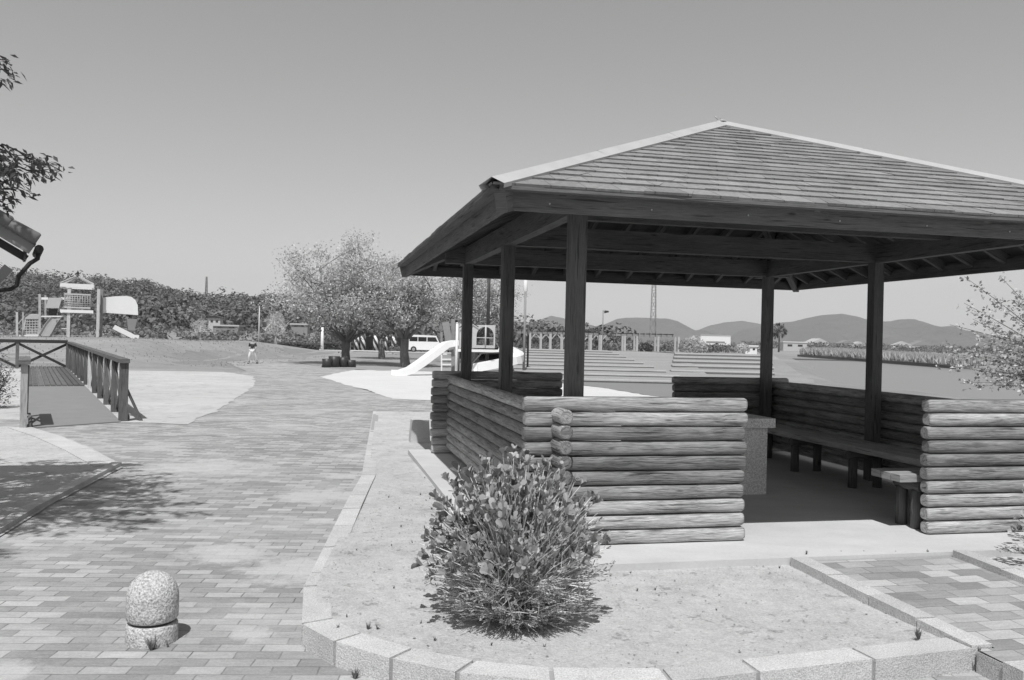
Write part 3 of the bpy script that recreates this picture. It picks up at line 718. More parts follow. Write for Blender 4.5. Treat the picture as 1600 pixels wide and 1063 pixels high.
bw_ = thing('boardwalk', 'timber boardwalk deck of long planks with cross braced handrails at the left', 'boardwalk', A0, 0)
m = MB(); nb = 10
for k in range(nb):
    wd = BW_ / nb; o0 = -bn * (wd * (k + .5)); m.beam(o0 + bd * 10.3 + V(0, 0, .03), o0 + bd * 23.5 + V(0, 0, .03), wd - .022, .05)
m.build('deck', M_deck, bw_)
def railing(side, n, step, sgn):
    off = -bn * (BW_ if side < 0 else 0) + bn * (.05 * side) + (bd * -.85 if side < 0 else V(0, 0, 0)); off.z = 0
    r = []
    for k in range(n):
        p = off + bd * (step * k)
        m = MB(); m.beam(p + V(0, 0, -.1), p + V(0, 0, 1.03), .10 if k or side < 0 else .14, .10 if k or side < 0 else .14, bd); m.build('rail_post', M_pale if k == 5 else M_seat if (side < 0 and k == 0) else M_rail, bw_, bevel=.006)  # one post gets the pale timber: sunlight on its face put into the colour
        if k < n - 1:
            q = p + bd * step
            m = MB(); m.beam(p + V(0, 0, .10), q + V(0, 0, .98), .04, .07); m.beam(p + V(0, 0, .98) + bn * .05, q + V(0, 0, .10) + bn * .05, .04, .07); m.build('cross_brace', M_rail, bw_)
    e = off + bd * (step * (n - 1)); m = MB(); m.beam(off - bd * .12 + V(0, 0, 1.06), e + bd * .1 + V(0, 0, 1.06), .17, .07); m.build('handrail', M_rail, bw_, bevel=.006)
    m = MB(); m.beam(off + V(0, 0, .06) + bn * .09, e + V(0, 0, .06) + bn * .09, .04, .07); m.build('kick_board', M_rail, bw_)
railing(1, 13, 1.85, 1); railing(-1, 2, 1.85, -1)
m = MB(); m.beam(bn * .06 + V(0, 0, .66), bn * .36 + V(0, 0, -.02) - bd * .02, .04, .05); m.build('stay', M_rail, bw_)
# railing across the far end
e0 = bd * 22.4 + V(0, 0, 0); e1 = e0 - bn * 7
m = MB(); m.beam(e0 + V(0, 0, 1.08), e1 + V(0, 0, 1.08), .16, .13); m.build('handrail', M_dark, bw_)
for k in range(4):
    p = e0 - bn * (k * 1.75); m = MB(); m.beam(p + V(0, 0, -.1), p + V(0, 0, 1.02), .12, .12, bd); m.build('rail_post', M_rail, bw_)
    q = p - bn * 1.75; m = MB(); m.beam(p + V(0, 0, .06), q + V(0, 0, 1.0), .06, .10); m.beam(p + V(0, 0, 1.0) + bd * .07, q + V(0, 0, .06) + bd * .07, .06, .10); m.build('cross_brace', M_dark, bw_)

# ================================================================== roof corner at upper left
hp = atd(57, 380, 8.4); hz0 = hp.z + .15; hp.z = -.15
hut = thing('small_building', 'small building with tiled roof, dark gutter and bent downpipe at the left edge', 'building', hp, radians(31))
hut.scale = (.75, .75, .75); tip = V(0, 0, hz0 / .75); sl_ = .60
def rp(dx, y, dz=0): return V(tip.x - dx, y, tip.z + dx * sl_ + dz)
m = MB()
Y0, Y1 = 0, .6
m.face([rp(0, Y0, -.02), rp(0, Y1, -.02), rp(3.6, Y1, -.02), rp(3.6, Y0, -.02)], None, .5)
for k in range(16):                                         # rows of pan tiles, each course lapping
    for j in range(2):
        x0, x1 = k * .24, k * .24 + .27; y0 = Y0 + j * .3; c = R.random()
        pts0 = [rp(x0, y0 + .3 * u / 6, .035 + .03 * sin(u / 6 * pi)) for u in range(7)]; pts1 = [rp(x1, y0 + .3 * u / 6, .005 + .03 * sin(u / 6 * pi)) for u in range(7)]
        for u in range(6):
            m.face([pts0[u], pts1[u], pts1[u + 1], pts0[u + 1]][::-1], None, c, True); m.face([pts0[u], pts0[u + 1], pts0[u + 1] - V(0, 0, .02), pts0[u] - V(0, 0, .02)], None, c)
m.build('roof', M_tile, hut)
m = MB()
for k in range(12):
    a_, b_2 = rp(k * .31 - .02, Y0 - .02, .045), rp(k * .31 + .33, Y0 - .02, .03)
    m.tube([a_, a_ + (b_2 - a_) * .06, b_2], [.07, .085, .075], 10, c=R.random())
m.build('verge_tiles', M_tile, hut)
m = MB(); m.beam(rp(.05, .01, -.13), rp(3.6, .01, -.13), .03, .13, V(0, 0, 1)); m.build('bargeboard', M_mgrey, hut)
m = MB(); m.face([rp(.1, .03, -.22), rp(3.6, .03, -.22), rp(3.6, .6, -.22), rp(.1, .6, -.22)], None, .5); m.beam(rp(.12, .03, -.2), rp(.12, .6, -.2), .03, .2)
for k in range(1): m.beam(rp(.1, .2 + k * .5, -.27), rp(3.6, .2 + k * .5, -.27), .06, .09)
m.build('soffit', M_dark, hut)
m = MB(); gx = tip.x + .03; gz_ = tip.z - .09
m.tube([(gx, -.06, gz_), (gx, .65, gz_ - .02)], .055, 10); m.build('gutter', M_black, hut)
m = MB(); dp = [(gx, .02, gz_ - .03), (gx - .01, .02, gz_ - .12), (gx - .10, .02, gz_ - .19), (gx - .22, .02, gz_ - .36), (gx - .24, .02, gz_ - .48), (gx - .30, .02, gz_ - .53), (gx - .9, .02, gz_ - .64), (gx - 1.2, .06, gz_ - .8), (gx - 1.2, .06, 0)]
m.tube(dp, .028, 8); m.build('downpipe', M_black, hut)
m = MB(); m.box((tip.x - 2.4, .35, 1.5), (2.3, .5, 3.0)); m.build('wall', M_mgrey, hut)
m = MB(); m.beam((tip.x - .3, .25, tip.z - .33), (tip.x - .62, .25, tip.z - .75), .05, .12); m.build('bracket', M_mgrey, hut)

# ================================================================== trees
def tree(name, label, base, H, W, seed, nl=8000, leaf=.12, trunk=.22, fork=1.3, mat=None, bark=None, cat='tree', group=None, dome=.45, nlimb=9, spread=1.0, lean=(0, 0), sub=9, droop=0):
    global R
    R0 = R; R = random.Random(seed); t = thing(name, label, cat, base, 0, group); bk = MB(); lf = MB()
    zc = fork + (H - fork) * dome
    def inside():
        while 1:
            p = V(R.uniform(-1, 1), R.uniform(-1, 1), R.uniform(-1, 1))
            if p.length < 1: break
        k = (H - zc) if p.z > 0 else (zc - fork) * .95
        return V(p.x * W / 2 + lean[0] * (zc + p.z * k) / H, p.y * W / 2 + lean[1], zc + p.z * k)
    T = V(lean[0] * .2, 0, fork); bk.tube([V(0, 0, -.2), V(.03, 0, .02), V(-.03, .02, fork * .5), T], [trunk * 1.5, trunk * 1.15, trunk * .95, trunk * .9], 10, jit=.08)
    ends = []
    for i in range(nlimb):
        a = 2 * pi * i / nlimb + R.uniform(-.3, .3); rr = R.uniform(.35, .72); zt = zc + (H - zc) * R.uniform(-.25, .62)
        e = V(cos(a) * rr * W / 2, sin(a) * rr * W / 2, min(zt, H - 1.2 - rr * 1.5)); mid = T.lerp(e, .45) + V(cos(a), sin(a), 0) * W * .05 + V(0, 0, (zt - fork) * -.08)
        r0 = trunk * R.uniform(.30, .5); bk.tube([T - V(0, 0, .1), T.lerp(mid, .5) + V(R.uniform(-.1, .1), R.uniform(-.1, .1), 0), mid, e], [r0, r0 * .8, r0 * .6, r0 * .3], 6, jit=.06)
        for j in range(sub):
            s0 = mid.lerp(e, R.random()); q = inside(); 
            if (q - s0).length > W * .38: q = s0 + (q - s0) * (W * .38 / (q - s0).length)
            m1 = s0.lerp(q, .5) + V(R.uniform(-.15, .15), R.uniform(-.15, .15), R.uniform(0, .2)) * W * .1
            bk.tube([s0, m1, q], [r0 * .32, r0 * .2, r0 * .07], 4, cap=False); ends.append((m1, q))
    for _ in range(int(len(ends) * 4)):
        a_, b_ = R.choice(ends[:nlimb * sub]); s0 = a_.lerp(b_, R.uniform(.2, 1)); q = s0 + V(R.gauss(0, 1), R.gauss(0, 1), R.gauss(.5, .8)) * W * .06
        bk.tube([s0, q], [trunk * .05, trunk * .02], 3, cap=False); ends.append((s0, q))
    for _ in range(nl):
        a_, b_ = R.choice(ends); s_ = R.uniform(.25, 1.05); p = a_.lerp(b_, s_) + V(R.gauss(0, 1), R.gauss(0, 1), R.gauss(0, 1)) * W * .027
        p.z -= droop * R.random()
        d = V(R.uniform(-1, 1), R.uniform(-1, 1), R.uniform(-1, .5)); n_ = V(R.gauss(0, .6), R.gauss(0, .6), 1)
        lf.leaf(p, d, n_, leaf * R.uniform(.6, 1.2), leaf * R.uniform(.35, .6))
    bk.build('trunk', bark or M_bark, t); lf.build('crown', mat or M_leafc, t); R = R0
    return t
def gp(px, d): a, b = ray(px, 531); p = V(a * d, d, 0); p.z = terr(p.x, p.y); return p
tree('cherry_tree', 'spreading cherry tree with pale young leaves, left of the pair beside the sand', gp(541, 48), 7.2, 9.8, 21, 26000, .165, .24, 1.3, group='cherry trees beyond the path', dome=.42)
tree('cherry_tree', 'cherry tree with a dark forked trunk right of the pair, behind the long slide', gp(633, 45.5), 6.6, 7.0, 22, 11500, .165, .24, 1.5, group='cherry trees beyond the path', dome=.45)
tree('cherry_tree', 'cherry tree partly hidden behind the left gazebo posts', gp(742, 56), 7.4, 8.4, 23, 12000, .165, .24, 1.5, group='cherry trees beyond the path', dome=.45)
tree('cherry_tree', 'cherry tree standing in the back between the pair', gp(597, 60), 7.8, 8.4, 24, 11000, .165, .22, 1.5, group='cherry trees beyond the path', dome=.45)
tree('bare_tree', 'small nearly bare tree with thin upright branches left of the cherry trees', gp(431, 72), 3.6, 3.2, 31, 900, .10, .10, .8, group='bare young trees', mat=M_leafc, bark=M_twig)
tree('bare_tree', 'slender leafless sapling beside the dark low hedge', gp(313, 74), 3.2, 2.4, 32, 500, .09, .05, 1.2, group='bare young trees', mat=M_leafc, bark=M_twig)

# the near tree at left: only its branch ends reach into the frame, its shade falls on the paving
R1 = R; R = random.Random(5)
nt_ = thing('leafy_tree', 'tree with drooping long leaves reaching in from the upper left edge', 'tree', (-6.3, 5.6, -.14)); bk = MB(); lf = MB()
O = V(-6.3, 5.6, -.14)
bk.tube([V(0, 0, -.1), V(.05, 0, .8), V(0, .05, 1.9), V(.1, 0, 2.6)], [.17, .13, .12, .10], 10, jit=.08)
def spray(a, b, r, n, L=.085, ns=5):
    a, b = Vector(a) - O, Vector(b) - O; mid = a.lerp(b, .5) + V(0, 0, .12 * (b - a).length); bk.tube([a, mid, b], [r, r * .6, r * .25], 5, cap=False)
    for k in range(ns):
        s_ = .25 + .75 * k / max(1, ns - 1); q = (a * (1 - s_) ** 2 + mid * 2 * s_ * (1 - s_) + b * s_ * s_)
        d = ((b - a).normalized() + V(R.gauss(0, .6), R.gauss(0, .6), R.gauss(0, .25))).normalized(); l = R.uniform(.12, .3)
        e = q + d * l * (0 if k == ns - 1 else 1); bk.tube([q, q.lerp(e, .5) + V(0, 0, .01), e + V(0, 0, .001)], [r * .3, r * .2, r * .1], 3, cap=False)
        for _ in range(n):
            p = q.lerp(e, R.random()) + V(R.gauss(0, .045), R.gauss(0, .045), R.gauss(0, .03))
            lf.leaf(p, (d.x * .7 + R.gauss(0, .5), d.y * .7 + R.gauss(0, .5), R.uniform(-1.1, .05)), (R.gauss(0, .5), R.gauss(0, .5), 1), L * R.uniform(.7, 1.2), L * R.uniform(.28, .42))
def pxat(px, py, d): return atd(px, py, d)
T_ = O + V(.1, 0, 2.5)
for px, py, d, n in ((92, 266, 7.2, 20), (60, 275, 7.4, 18), (30, 285, 7.0, 20), (62, 262, 7.0, 16), (36, 300, 7.3, 14), (12, 322, 7.3, 14), (5, 270, 7.2, 20), (2, 300, 7.1, 18), (20, 265, 6.8, 18), (-15, 290, 7, 20), (-30, 320, 7.4, 20), (-40, 270, 7.2, 20), (15, 310, 7.2, 9)):
    tp = pxat(px, py, d); st0 = pxat(px - 170, py - 25, d + .3); spray(st0, tp, .014, n, .085, 5)
for px, py, d, n in ((14, 112, 6.6, 16), (4, 95, 6.6, 14), (8, 128, 6.5, 12), (-10, 105, 6.6, 16)):
    spray(pxat(px - 130, py + 20, d + .2), pxat(px, py, d), .012, n, .08, 3)
for i in range(170):                                       # the crown outside the frame, which throws the shade
    a = R.uniform(0, 2 * pi); rr = sqrt(R.random()); z = R.uniform(3.3, 5.6); tp = V(-5.2 + 2.4 * rr * cos(a), 5.5 + 2.4 * rr * sin(a), z)
    if tp.x > -.61 * tp.y - .25: tp.x = -.61 * tp.y - .25 - .8 * R.random() ** 2
    spray(T_.lerp(tp, .5) + V(0, 0, .15), tp, .02, 19, .10, 6)
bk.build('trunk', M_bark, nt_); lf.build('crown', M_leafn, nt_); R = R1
R1 = R; R = random.Random(9)

# blossoming tree reaching in at right
bt = thing('blossom_tree', 'pale flowering tree with long thin shoots at the right edge behind the gazebo', 'tree', (10.4, 15.0, -.16)); O = V(10.4, 15.0, -.16); bk = MB(); lf = MB()
bk.tube([V(0, 0, -.1), V(-.05, 0, .5), V(0, 0, .9)], [.12, .09, .07], 8, jit=.1)
def shoot(a, b, r, n, L=.05, bow=.1, sp=.05):
    a, b = Vector(a) - O, Vector(b) - O; mid = a.lerp(b, .5) + V(0, 0, bow * (b - a).length); N_ = 10; pts = [(a * (1 - s / N_) ** 2 + mid * 2 * (s / N_) * (1 - s / N_) + b * (s / N_) ** 2) for s in range(N_ + 1)]
    bk.tube(pts, [r * (1 - .8 * i / N_) for i in range(N_ + 1)], 4, cap=False)
    for _ in range(n):
        s_ = int(R.uniform(1, N_ * 1.0)) / N_; k = int(s_ * N_); q = pts[k].lerp(pts[min(N_, k + 1)], R.random()) + V(R.gauss(0, sp), R.gauss(0, sp), R.gauss(0, sp))
        for __ in range(3):
            lf.leaf(q + V(R.gauss(0, .02), R.gauss(0, .02), R.gauss(0, .02)), (R.gauss(0, 1), R.gauss(0, 1), R.gauss(0, .7)), (R.gauss(0, 1), R.gauss(0, 1), 1), L * R.uniform(.6, 1.3), L * R.uniform(.5, .8))
root_ = V(10.4, 15.0, .7)
for px, py, d, n in ((1507, 434, 14.4, 46), (1562, 433, 14.6, 40), (1484, 509, 14.2, 46), (1506, 475, 14.8, 40), (1520, 500, 15.2, 40), (1545, 470, 15.4, 40), (1475, 545, 14.2, 40), (1462, 570, 14.3, 36), (1500, 560, 14.8, 50), (1500, 600, 14.2, 30), (1520, 605, 14.6, 30), (1545, 590, 14.9, 50), (1560, 520, 15.3, 60), (1590, 500, 15, 60), (1580, 470, 15.4, 50), (1560, 560, 15, 70), (1600, 540, 15, 80), (1595, 585, 14.8, 80), (1620, 450, 15, 60), (1640, 520, 15.2, 80), (1680, 480, 15.3, 80), (1575, 545, 14.5, 70), (1535, 535, 14.6, 60), (1600, 610, 14.6, 40), (1515, 575, 14.6, 50), (1700, 560, 15, 80), (1720, 600, 15.2, 80)):
    shoot(root_ + V(R.uniform(-.4, .3), R.uniform(-.3, .3), R.uniform(-.1, .3)), atd(px, py, d), .016, int(n * 2.0), .07, .04)
bk.build('trunk', M_bark, bt); lf.build('blossom', M_pink, bt); R = R1

# shrub by the boardwalk at the far left
R1 = R; R = random.Random(3); b = at(-8, 640); t = thing('shrub', 'dark rough shrub at the left edge beside the boardwalk post', 'shrub', b); lf = MB(); bk = MB()
for _ in range(1500):
    p = V(R.gauss(0, .22), R.gauss(0, .22), abs(R.gauss(.45, .3))); 
    if p.x > .25: continue
    lf.leaf(p, (R.gauss(0, 1), R.gauss(0, 1), R.uniform(-.3, 1)), (R.gauss(0, 1), R.gauss(0, 1), 1), .07, .02)
for _ in range(40):
    a = R.uniform(0, 6.28); bk.tube([(0, 0, 0), (cos(a) * .1, sin(a) * .1, .4), (cos(a) * .28, sin(a) * .28, R.uniform(.5, .9))], [.008, .006, .003], 3, cap=False)
bk.build('stems', M_bark, t); lf.build('foliage', M_hedge, t); R = R1

# ================================================================== playground with slides
D = 36.5; pz = -.144
def pp(px, py, d=D): return atd(px, py, d)
pg = thing('playground_slide', 'climbing frame with white slides, arched window panel and steps seen behind the gazebo posts', 'playground set', (atd(748, 560, D).x, D, pz)); O = pg.location.copy()
def loc(px, py, d=D): return pp(px, py, d) - O
def chute(name, pts, w_, mat, wall=.22, parent=None, side=None):
    m = MB(); n = len(pts); pts = [Vector(p) for p in pts]; prof = [(-w_ / 2 - .03, wall), (-w_ / 2, wall), (-w_ / 2 + .04, .04), (-w_ / 4, 0), (w_ / 4, 0), (w_ / 2 - .04, .04), (w_ / 2, wall), (w_ / 2 + .03, wall), (w_ / 2 + .03, -.02), (0, -.05), (-w_ / 2 - .03, -.02)]
    rings = []
    for i in range(n):
        t = (pts[min(i + 1, n - 1)] - pts[max(i - 1, 0)]).normalized(); sx = (side if side else t.cross(V(0, 0, 1))).normalized(); u = sx.cross(t).normalized(); u = u if u.z > 0 else -u
        rings.append([pts[i] + sx * a + u * b for a, b in prof])
    for i in range(n - 1):
        for k in range(len(prof)):
            k2 = (k + 1) % len(prof); m.face([rings[i][k], rings[i][k2], rings[i + 1][k2], rings[i + 1][k]], None, .5, True)
    m.face(rings[0], None, .5); m.face(rings[-1][::-1], None, .5)
    return m.build(name, mat, parent)
sl_pts = [loc(613, 589, 35.5), loc(626, 589, 35.6), loc(642, 584, 35.8), loc(660, 572, 36), loc(680, 557, 36.3), loc(698, 544, 36.5), loc(708, 542, 36.6), loc(716, 542, 36.6)]
chute('slide', sl_pts, .62, M_plas, .24, pg)
m = MB(); a = loc(623, 588, 35.6); m.tube([a, V(a.x, a.y, -.05)], .03, 6); m.build('slide_support', M_dark, pg)
dk = loc(717, 549).z; XL, XR = loc(714, 549).x, loc(790, 549).x
m = MB(); m.box(((XL + XR) / 2, .5, dk), (XR - XL, 1.5, .10)); m.build('deck', M_white, pg)
PT = loc(0, 491).z
for x, y, mt in ((XL, -.25, M_white), (loc(748, 0).x, -.25, M_mgrey), (XR, -.25, M_white), (XL, 1.25, M_mgrey), (XR, 1.25, M_mgrey)):
    m = MB(); m.tube([(x, y, -.1), (x, y, PT + .0)], .055, 10); m.lathe([(.06, 0), (.06, .03), (.0, .06)], 10, o=(x, y, PT)); m.build('post', mt, pg)
m = MB(); m.box((XL + .42, -.20, (dk + PT) / 2 + .05), (.62, .03, (PT - dk) * .92)); m.build('side_panel', M_lgrey, pg)
# arched panel with a round topped window
x0, x1 = loc(751, 0).x, loc(786, 0).x; z0, z1 = dk + .12, PT - .03; cxp = (x0 + x1) / 2 + .05; rw = (x1 - x0) * .38; zc = z0 + (z1 - z0) * .55
m = MB(); arc = [(cxp + rw * cos(a), zc + rw * sin(a)) for a in [pi - k * pi / 10 for k in range(11)]]; hole = [(cxp - rw, z0 + .12)] + arc + [(cxp + rw, z0 + .12)]
for yy in (-.24, -.20):
    m.face([(x0, yy, z0), (cxp - rw, yy, z0 + .12), (cxp - rw, yy, zc), (x0, yy, zc)], None, .5); m.face([(x1, yy, z0), (x1, yy, zc), (cxp + rw, yy, zc), (cxp + rw, yy, z0 + .12)], None, .5)
    m.face([(x0, yy, z0), (x1, yy, z0), (cxp + rw, yy, z0 + .12), (cxp - rw, yy, z0 + .12)], None, .5)
    m.face([(x0, yy, z1)] + [(x0, yy, zc)] + [(a, yy, b) for a, b in arc[:6]] + [(cxp, yy, z1)], None, .5); m.face([(cxp, yy, z1)] + [(a, yy, b) for a, b in arc[5:]] + [(x1, yy, zc), (x1, yy, z1)], None, .5)
m.build('arched_panel', plain('faded_white_panel', .45, .5, 0, .15, 3), pg)
m = MB(); m.tube([(cxp + .02, -.22, z0), (cxp + .02, -.22, z1)], .035, 8); m.tube([(cxp - rw, -.22, zc - .1), (cxp + rw, -.22, zc - .1)], .02, 6); m.build('window_bar', M_lgrey, pg)
m = MB(); m.tube([(XL + .1, -.3, dk + .95), (XL + .5, -.3, dk + 1.25), (XL + .9, -.3, dk + 1.0)], .02, 6); m.tube([loc(735, 585, 35.4), loc(738, 570, 35.6), loc(752, 554, 35.9), loc(780, 553, 35.9)], .035, 6); m.tube([loc(729, 580, 35.9), loc(752, 554, 36)], .05, 6)
m.build('handrail', M_dark, pg)
sp = []
cxs = loc(793, 0).x
for k in range(15):
    a = radians(-100 + k * 19); t_ = k / 14; sp.append(V(cxs + .1 + .62 * sin(radians(k * 15)) - .75 * max(0, t_ - .55) * 2.2, .6 - 1.6 * t_, dk + .02 - (dk - .22) * t_ ** .9))
chute('curved_slide', sp, .55, M_plas, .30, pg)
m = MB()
q = [(690, 512, 38), (712, 498, 38), (714, 585, 38), (692, 585, 38)]
m.beam(loc(696, 505, 37.4), loc(704, 548, 37.4), .05, .30, V(1, 0, 0)); m.beam(loc(708, 500, 37.6), loc(708, 586, 37.6), .16, .10, V(0, 1, 0)); m.beam(loc(690, 520, 37.5), loc(690, 548, 37.5), .1, .1, V(0, 1, 0)); m.build('climbing_panel', M_mgrey, pg)
m = MB()
for k in range(3): m.beam(loc(690, 555 + k * 8, 37.6), loc(714, 555 + k * 8, 37.6), .04, .06)
m.beam(loc(690, 552, 37.6), loc(690, 588, 37.6), .06, .06, V(0, 1, 0)); m.build('step_frame', M_white, pg)

# ---------- left play tower on the mound
D2 = 50.0; tz = terr(-25, 50)
pt = thing('play_tower', 'tall play tower with pyramid frame roof, netted cabin and covered slide on the grass mound', 'playground set', (atd(132, 530, D2).x, D2, tz), -math.atan(ray(132, 530)[0])); O = pt.location.copy(); A_0 = math.atan(ray(132, 530)[0])
def l2(px, py, d=D2):                                        # the tower faces the path: its own frame has y along the line from the path
    a, b = ray(px, py); w_ = math.atan(a) - A_0; r = d / cos(A_0)
    return Vector((r * math.tan(w_), (d - D2) / cos(A_0), EYE - b * r / cos(w_) * cos(math.atan(a)) - O.z))
base_z = -.1
for px, d, mt, wd in ((107, 49, M_pale, .17), (153, 49, M_pale, .15), (158.5, 49.3, M_mgrey, .13), (109, 51.2, M_mgrey, .13), (155.5, 51.2, M_mgrey, .16)):
    x = l2(px, 500, d).x; m = MB(); m.beam((x, d - D2, base_z), (x, d - D2, l2(0, 447, d).z + 0), wd, wd, V(0, 1, 0)); m.build('post', mt, pt)
def fr(px0, py0, px1, py1, d, w_, h_, nm, mt, up_=(0, 0, 1)):
    m = MB(); m.beam(l2(px0, py0, d), l2(px1, py1, d), w_, h_, up_); m.build(nm, mt, pt)
m = MB()
xa, xb = l2(105, 0, 48.9).x, l2(157, 0, 48.9).x
for y in (-1.1, 1.3): m.beam((xa, y, l2(0, 444).z), (xb, y, l2(0, 444).z), .08, .20)
for x in (xa, xb): m.beam((x, -1.06, l2(0, 444).z), (x, 1.26, l2(0, 444).z), .08, .19)
rb = m.build('roof_frame', M_white, pt)
m = MB(); ap = V((xa + xb) / 2, .1, l2(0, 427).z)
for x in (xa, xb):
    for y in (-1.1, 1.3): m.beam((x, y, l2(0, 441).z), ap, .07, .09)
m.build('roof_rafters', M_lgrey, pt)
m = MB(); m.lathe([(.12, -.05), (.10, .05), (.05, .1), (.09, .15), (.02, .3), (.0, .35)], 8, o=ap); m.build('finial', M_dark, pt)
m = MB()
for y in (-1.12, 1.3): m.beam((xa, y, l2(0, 485).z), (xb, y, l2(0, 485).z), .08, .17)
m.box(((xa + xb) / 2, .1, l2(0, 485).z), (xb - xa - .1, 2.3, .08)); m.build('cabin_floor', M_white, pt)
m = MB(); za, zb = l2(0, 479).z, l2(0, 458).z
m.beam((xa + .2, -1.1, zb), (xb - .15, -1.1, zb), .05, .09); m.beam((xa + .2, -1.1, za), (xb - .15, -1.1, za), .05, .09)
for k in range(11): x = xa + .22 + (xb - xa - .4) * k / 10; m.tube([(x, -1.1, za), (x, -1.1, zb)], .014, 5)
for k in range(1, 6): z = za + (zb - za) * k / 6; m.tube([(xa + .2, -1.1, z), (xb - .15, -1.1, z)], .014, 5)
m.build('net_panel', M_lgrey, pt)
m = MB(); pol = [l2(160, 467), l2(180, 465), l2(197, 464.5), l2(205, 466), l2(211, 471), l2(214.5, 479), l2(215, 494), l2(160, 490)]
poly = [(p.x, p.z) for p in pol]; m.extr(poly, -.5, .9, None, .5); m.build('tunnel_cover', M_plas, pt, bevel=.16)
m = MB(); poly = [(l2(198, 494).x, l2(0, 494).z), (l2(214, 494).x, l2(0, 494).z), (l2(210, 513).x, l2(0, 513).z), (l2(200, 513).x, l2(0, 513).z)]; m.extr(poly, -.4, .8, None, .5); m.build('tunnel_bend', M_mgrey, pt)
chute('slide', [l2(176, 515), l2(186, 520), l2(198, 526), l2(208, 531), l2(216, 532)], .7, M_plas, .25, pt, V(0, 1, 0))
m = MB(); m.tube([l2(205, 530), l2(205, 538)], .06, 6); m.build('slide_support', M_dark, pt)
fr(62, 461, 62, 528, 50, .12, .12, 'post', M_pale, (0, 1, 0)); fr(71, 463, 71, 500, 50.8, .1, .1, 'post', M_pale, (0, 1, 0))
fr(62, 468, 75, 468, 50, .05, .13, 'top_bar', M_white); fr(95, 468, 107, 468, 50, .05, .13, 'top_bar', M_white)
m = MB(); pol = [l2(76, 467), l2(97, 467), l2(92, 483), l2(71, 483)]; poly = [(p.x, p.z) for p in pol]; m.extr(poly, -.1, .0, None, .5); m.build('sign_panel', M_lgrey, pt)
m = MB(); pol = [l2(77, 484), l2(90, 484), l2(88, 496), l2(75, 496)]; poly = [(p.x, p.z) for p in pol]; m.extr(poly, .1, .2, None, .5); m.build('lower_panel', M_dark, pt)
fr(62, 496, 112, 496, 50, .06, .08, 'deck_rail', M_white)
fr(88, 503, 107, 503, 50, .9, .10, 'platform', M_mgrey); fr(100, 500, 110, 500, 49.5, .5, .2, 'deck_step', M_white)
for py in (508, 515): fr(95, py, 106, py, 49.8, .3, .06, 'ladder_step', M_white)
chute('climbing_ramp', [l2(90, 499, 50), l2(80, 511, 49.4), l2(71, 527, 48.6)], .55, M_mgrey, .16, pt)
m = MB(); pol = [l2(40, 499), l2(48, 493), l2(59, 493), l2(63, 499), l2(60, 524), l2(36, 524)]; poly = [(p.x, p.z) for p in pol]
for i in range(len(pol)): m.beam(pol[i - 1], pol[i], .06, .07)
for k in range(1, 7): z = 524 - k * 4; m.beam(l2(38 + k * .4, z), l2(60.5, z), .04, .04)
for k in range(5): m.beam(l2(41 + k * 4.6, 524), l2(43 + k * 4, 497), .03, .03)
m.build('climbing_net', M_lgrey, pt)
m = MB(); pol = [l2(39, 500), l2(48, 493), l2(60, 493), l2(63, 500)]; m.extr([(p.x, p.z) for p in pol], -.05, .5, None, .5); m.build('bay_roof', M_lgrey, pt)
fr(26.5, 489, 26.5, 527, 49.5, .11, .11, 'post', M_pale, (0, 1, 0)); fr(36, 489, 36, 527, 51, .09, .09, 'post', M_pale, (0, 1, 0)); fr(28, 508, 38, 496, 50, .04, .04, 'brace', M_lgrey)
fr(30, 526, 60, 526, 50, .3, .08, 'sill', M_white)

# ================================================================== person
pp_ = at(394, 570); H = 1.32
person = thing('person', 'small person in a dark top and white trousers running along the path', 'person', pp_)
def skin(name, verts, edges, rad, mat, parent):
    me = bpy.data.meshes.new(name); me.from_pydata(verts, edges, []); o = bpy.data.objects.new(name, me); COL.objects.link(o); o.parent = parent
    o.modifiers.new('skin', 'SKIN'); 
    for i, r in enumerate(rad): me.skin_vertices[0].data[i].radius = (r, r)
    me.skin_vertices[0].data[0].use_root = True
    s_ = o.modifiers.new('sub', 'SUBSURF'); s_.levels = 1; s_.render_levels = 2; me.materials.append(mat)
    for p in me.polygons: p.use_smooth = True
    return o
def add_skin(me): 
    pass
def fig(name, verts, edges, rad, mat, parent):
    me = bpy.data.meshes.new(name); me.from_pydata([tuple(v) for v in verts], edges, []); o = bpy.data.objects.new(name, me); COL.objects.link(o); o.parent = parent
    md = o.modifiers.new('skin', 'SKIN')
    if not me.skin_vertices:
        bm = bmesh.new(); bm.from_mesh(me); bm.verts.layers.skin.verify(); bm.to_mesh(me); bm.free()
    for i, r in enumerate(rad): me.skin_vertices[0].data[i].radius = (r, r)
    me.skin_vertices[0].data[0].use_root = True
    s_ = o.modifiers.new('sub', 'SUBSURF'); s_.levels = 1; s_.render_levels = 2; me.materials.append(mat); return o
k = H / 1.7
bv = [(0, 0, .95), (0, 0, 1.15), (0, 0, 1.36), (.02, 0, 1.45), (.03, -.01, 1.55), (.03, -.02, 1.64),
      (-.18, 0, 1.36), (-.24, .04, 1.12), (-.10, -.16, 1.02), (.18, 0, 1.36), (.27, -.02, 1.12), (.22, -.18, .98),
      (-.10, 0, .88), (-.20, -.06, .50), (-.22, .10, .08), (-.24, -.04, .04), (.10, 0, .88), (.20, .10, .52), (.26, .26, .14), (.28, .20, .06)]
be = [(0, 1), (1, 2), (2, 3), (3, 4), (4, 5), (2, 6), (6, 7), (7, 8), (2, 9), (9, 10), (10, 11), (0, 12), (12, 13), (13, 14), (14, 15), (0, 16), (16, 17), (17, 18), (18, 19)]
br_ = [.13, .12, .13, .055, .09, .085, .05, .042, .03, .05, .042, .03, .085, .06, .042, .04, .085, .06, .042, .04]
body = fig('body', [V(*v) * k for v in bv], be, [r * k for r in br_], M_skin, person)
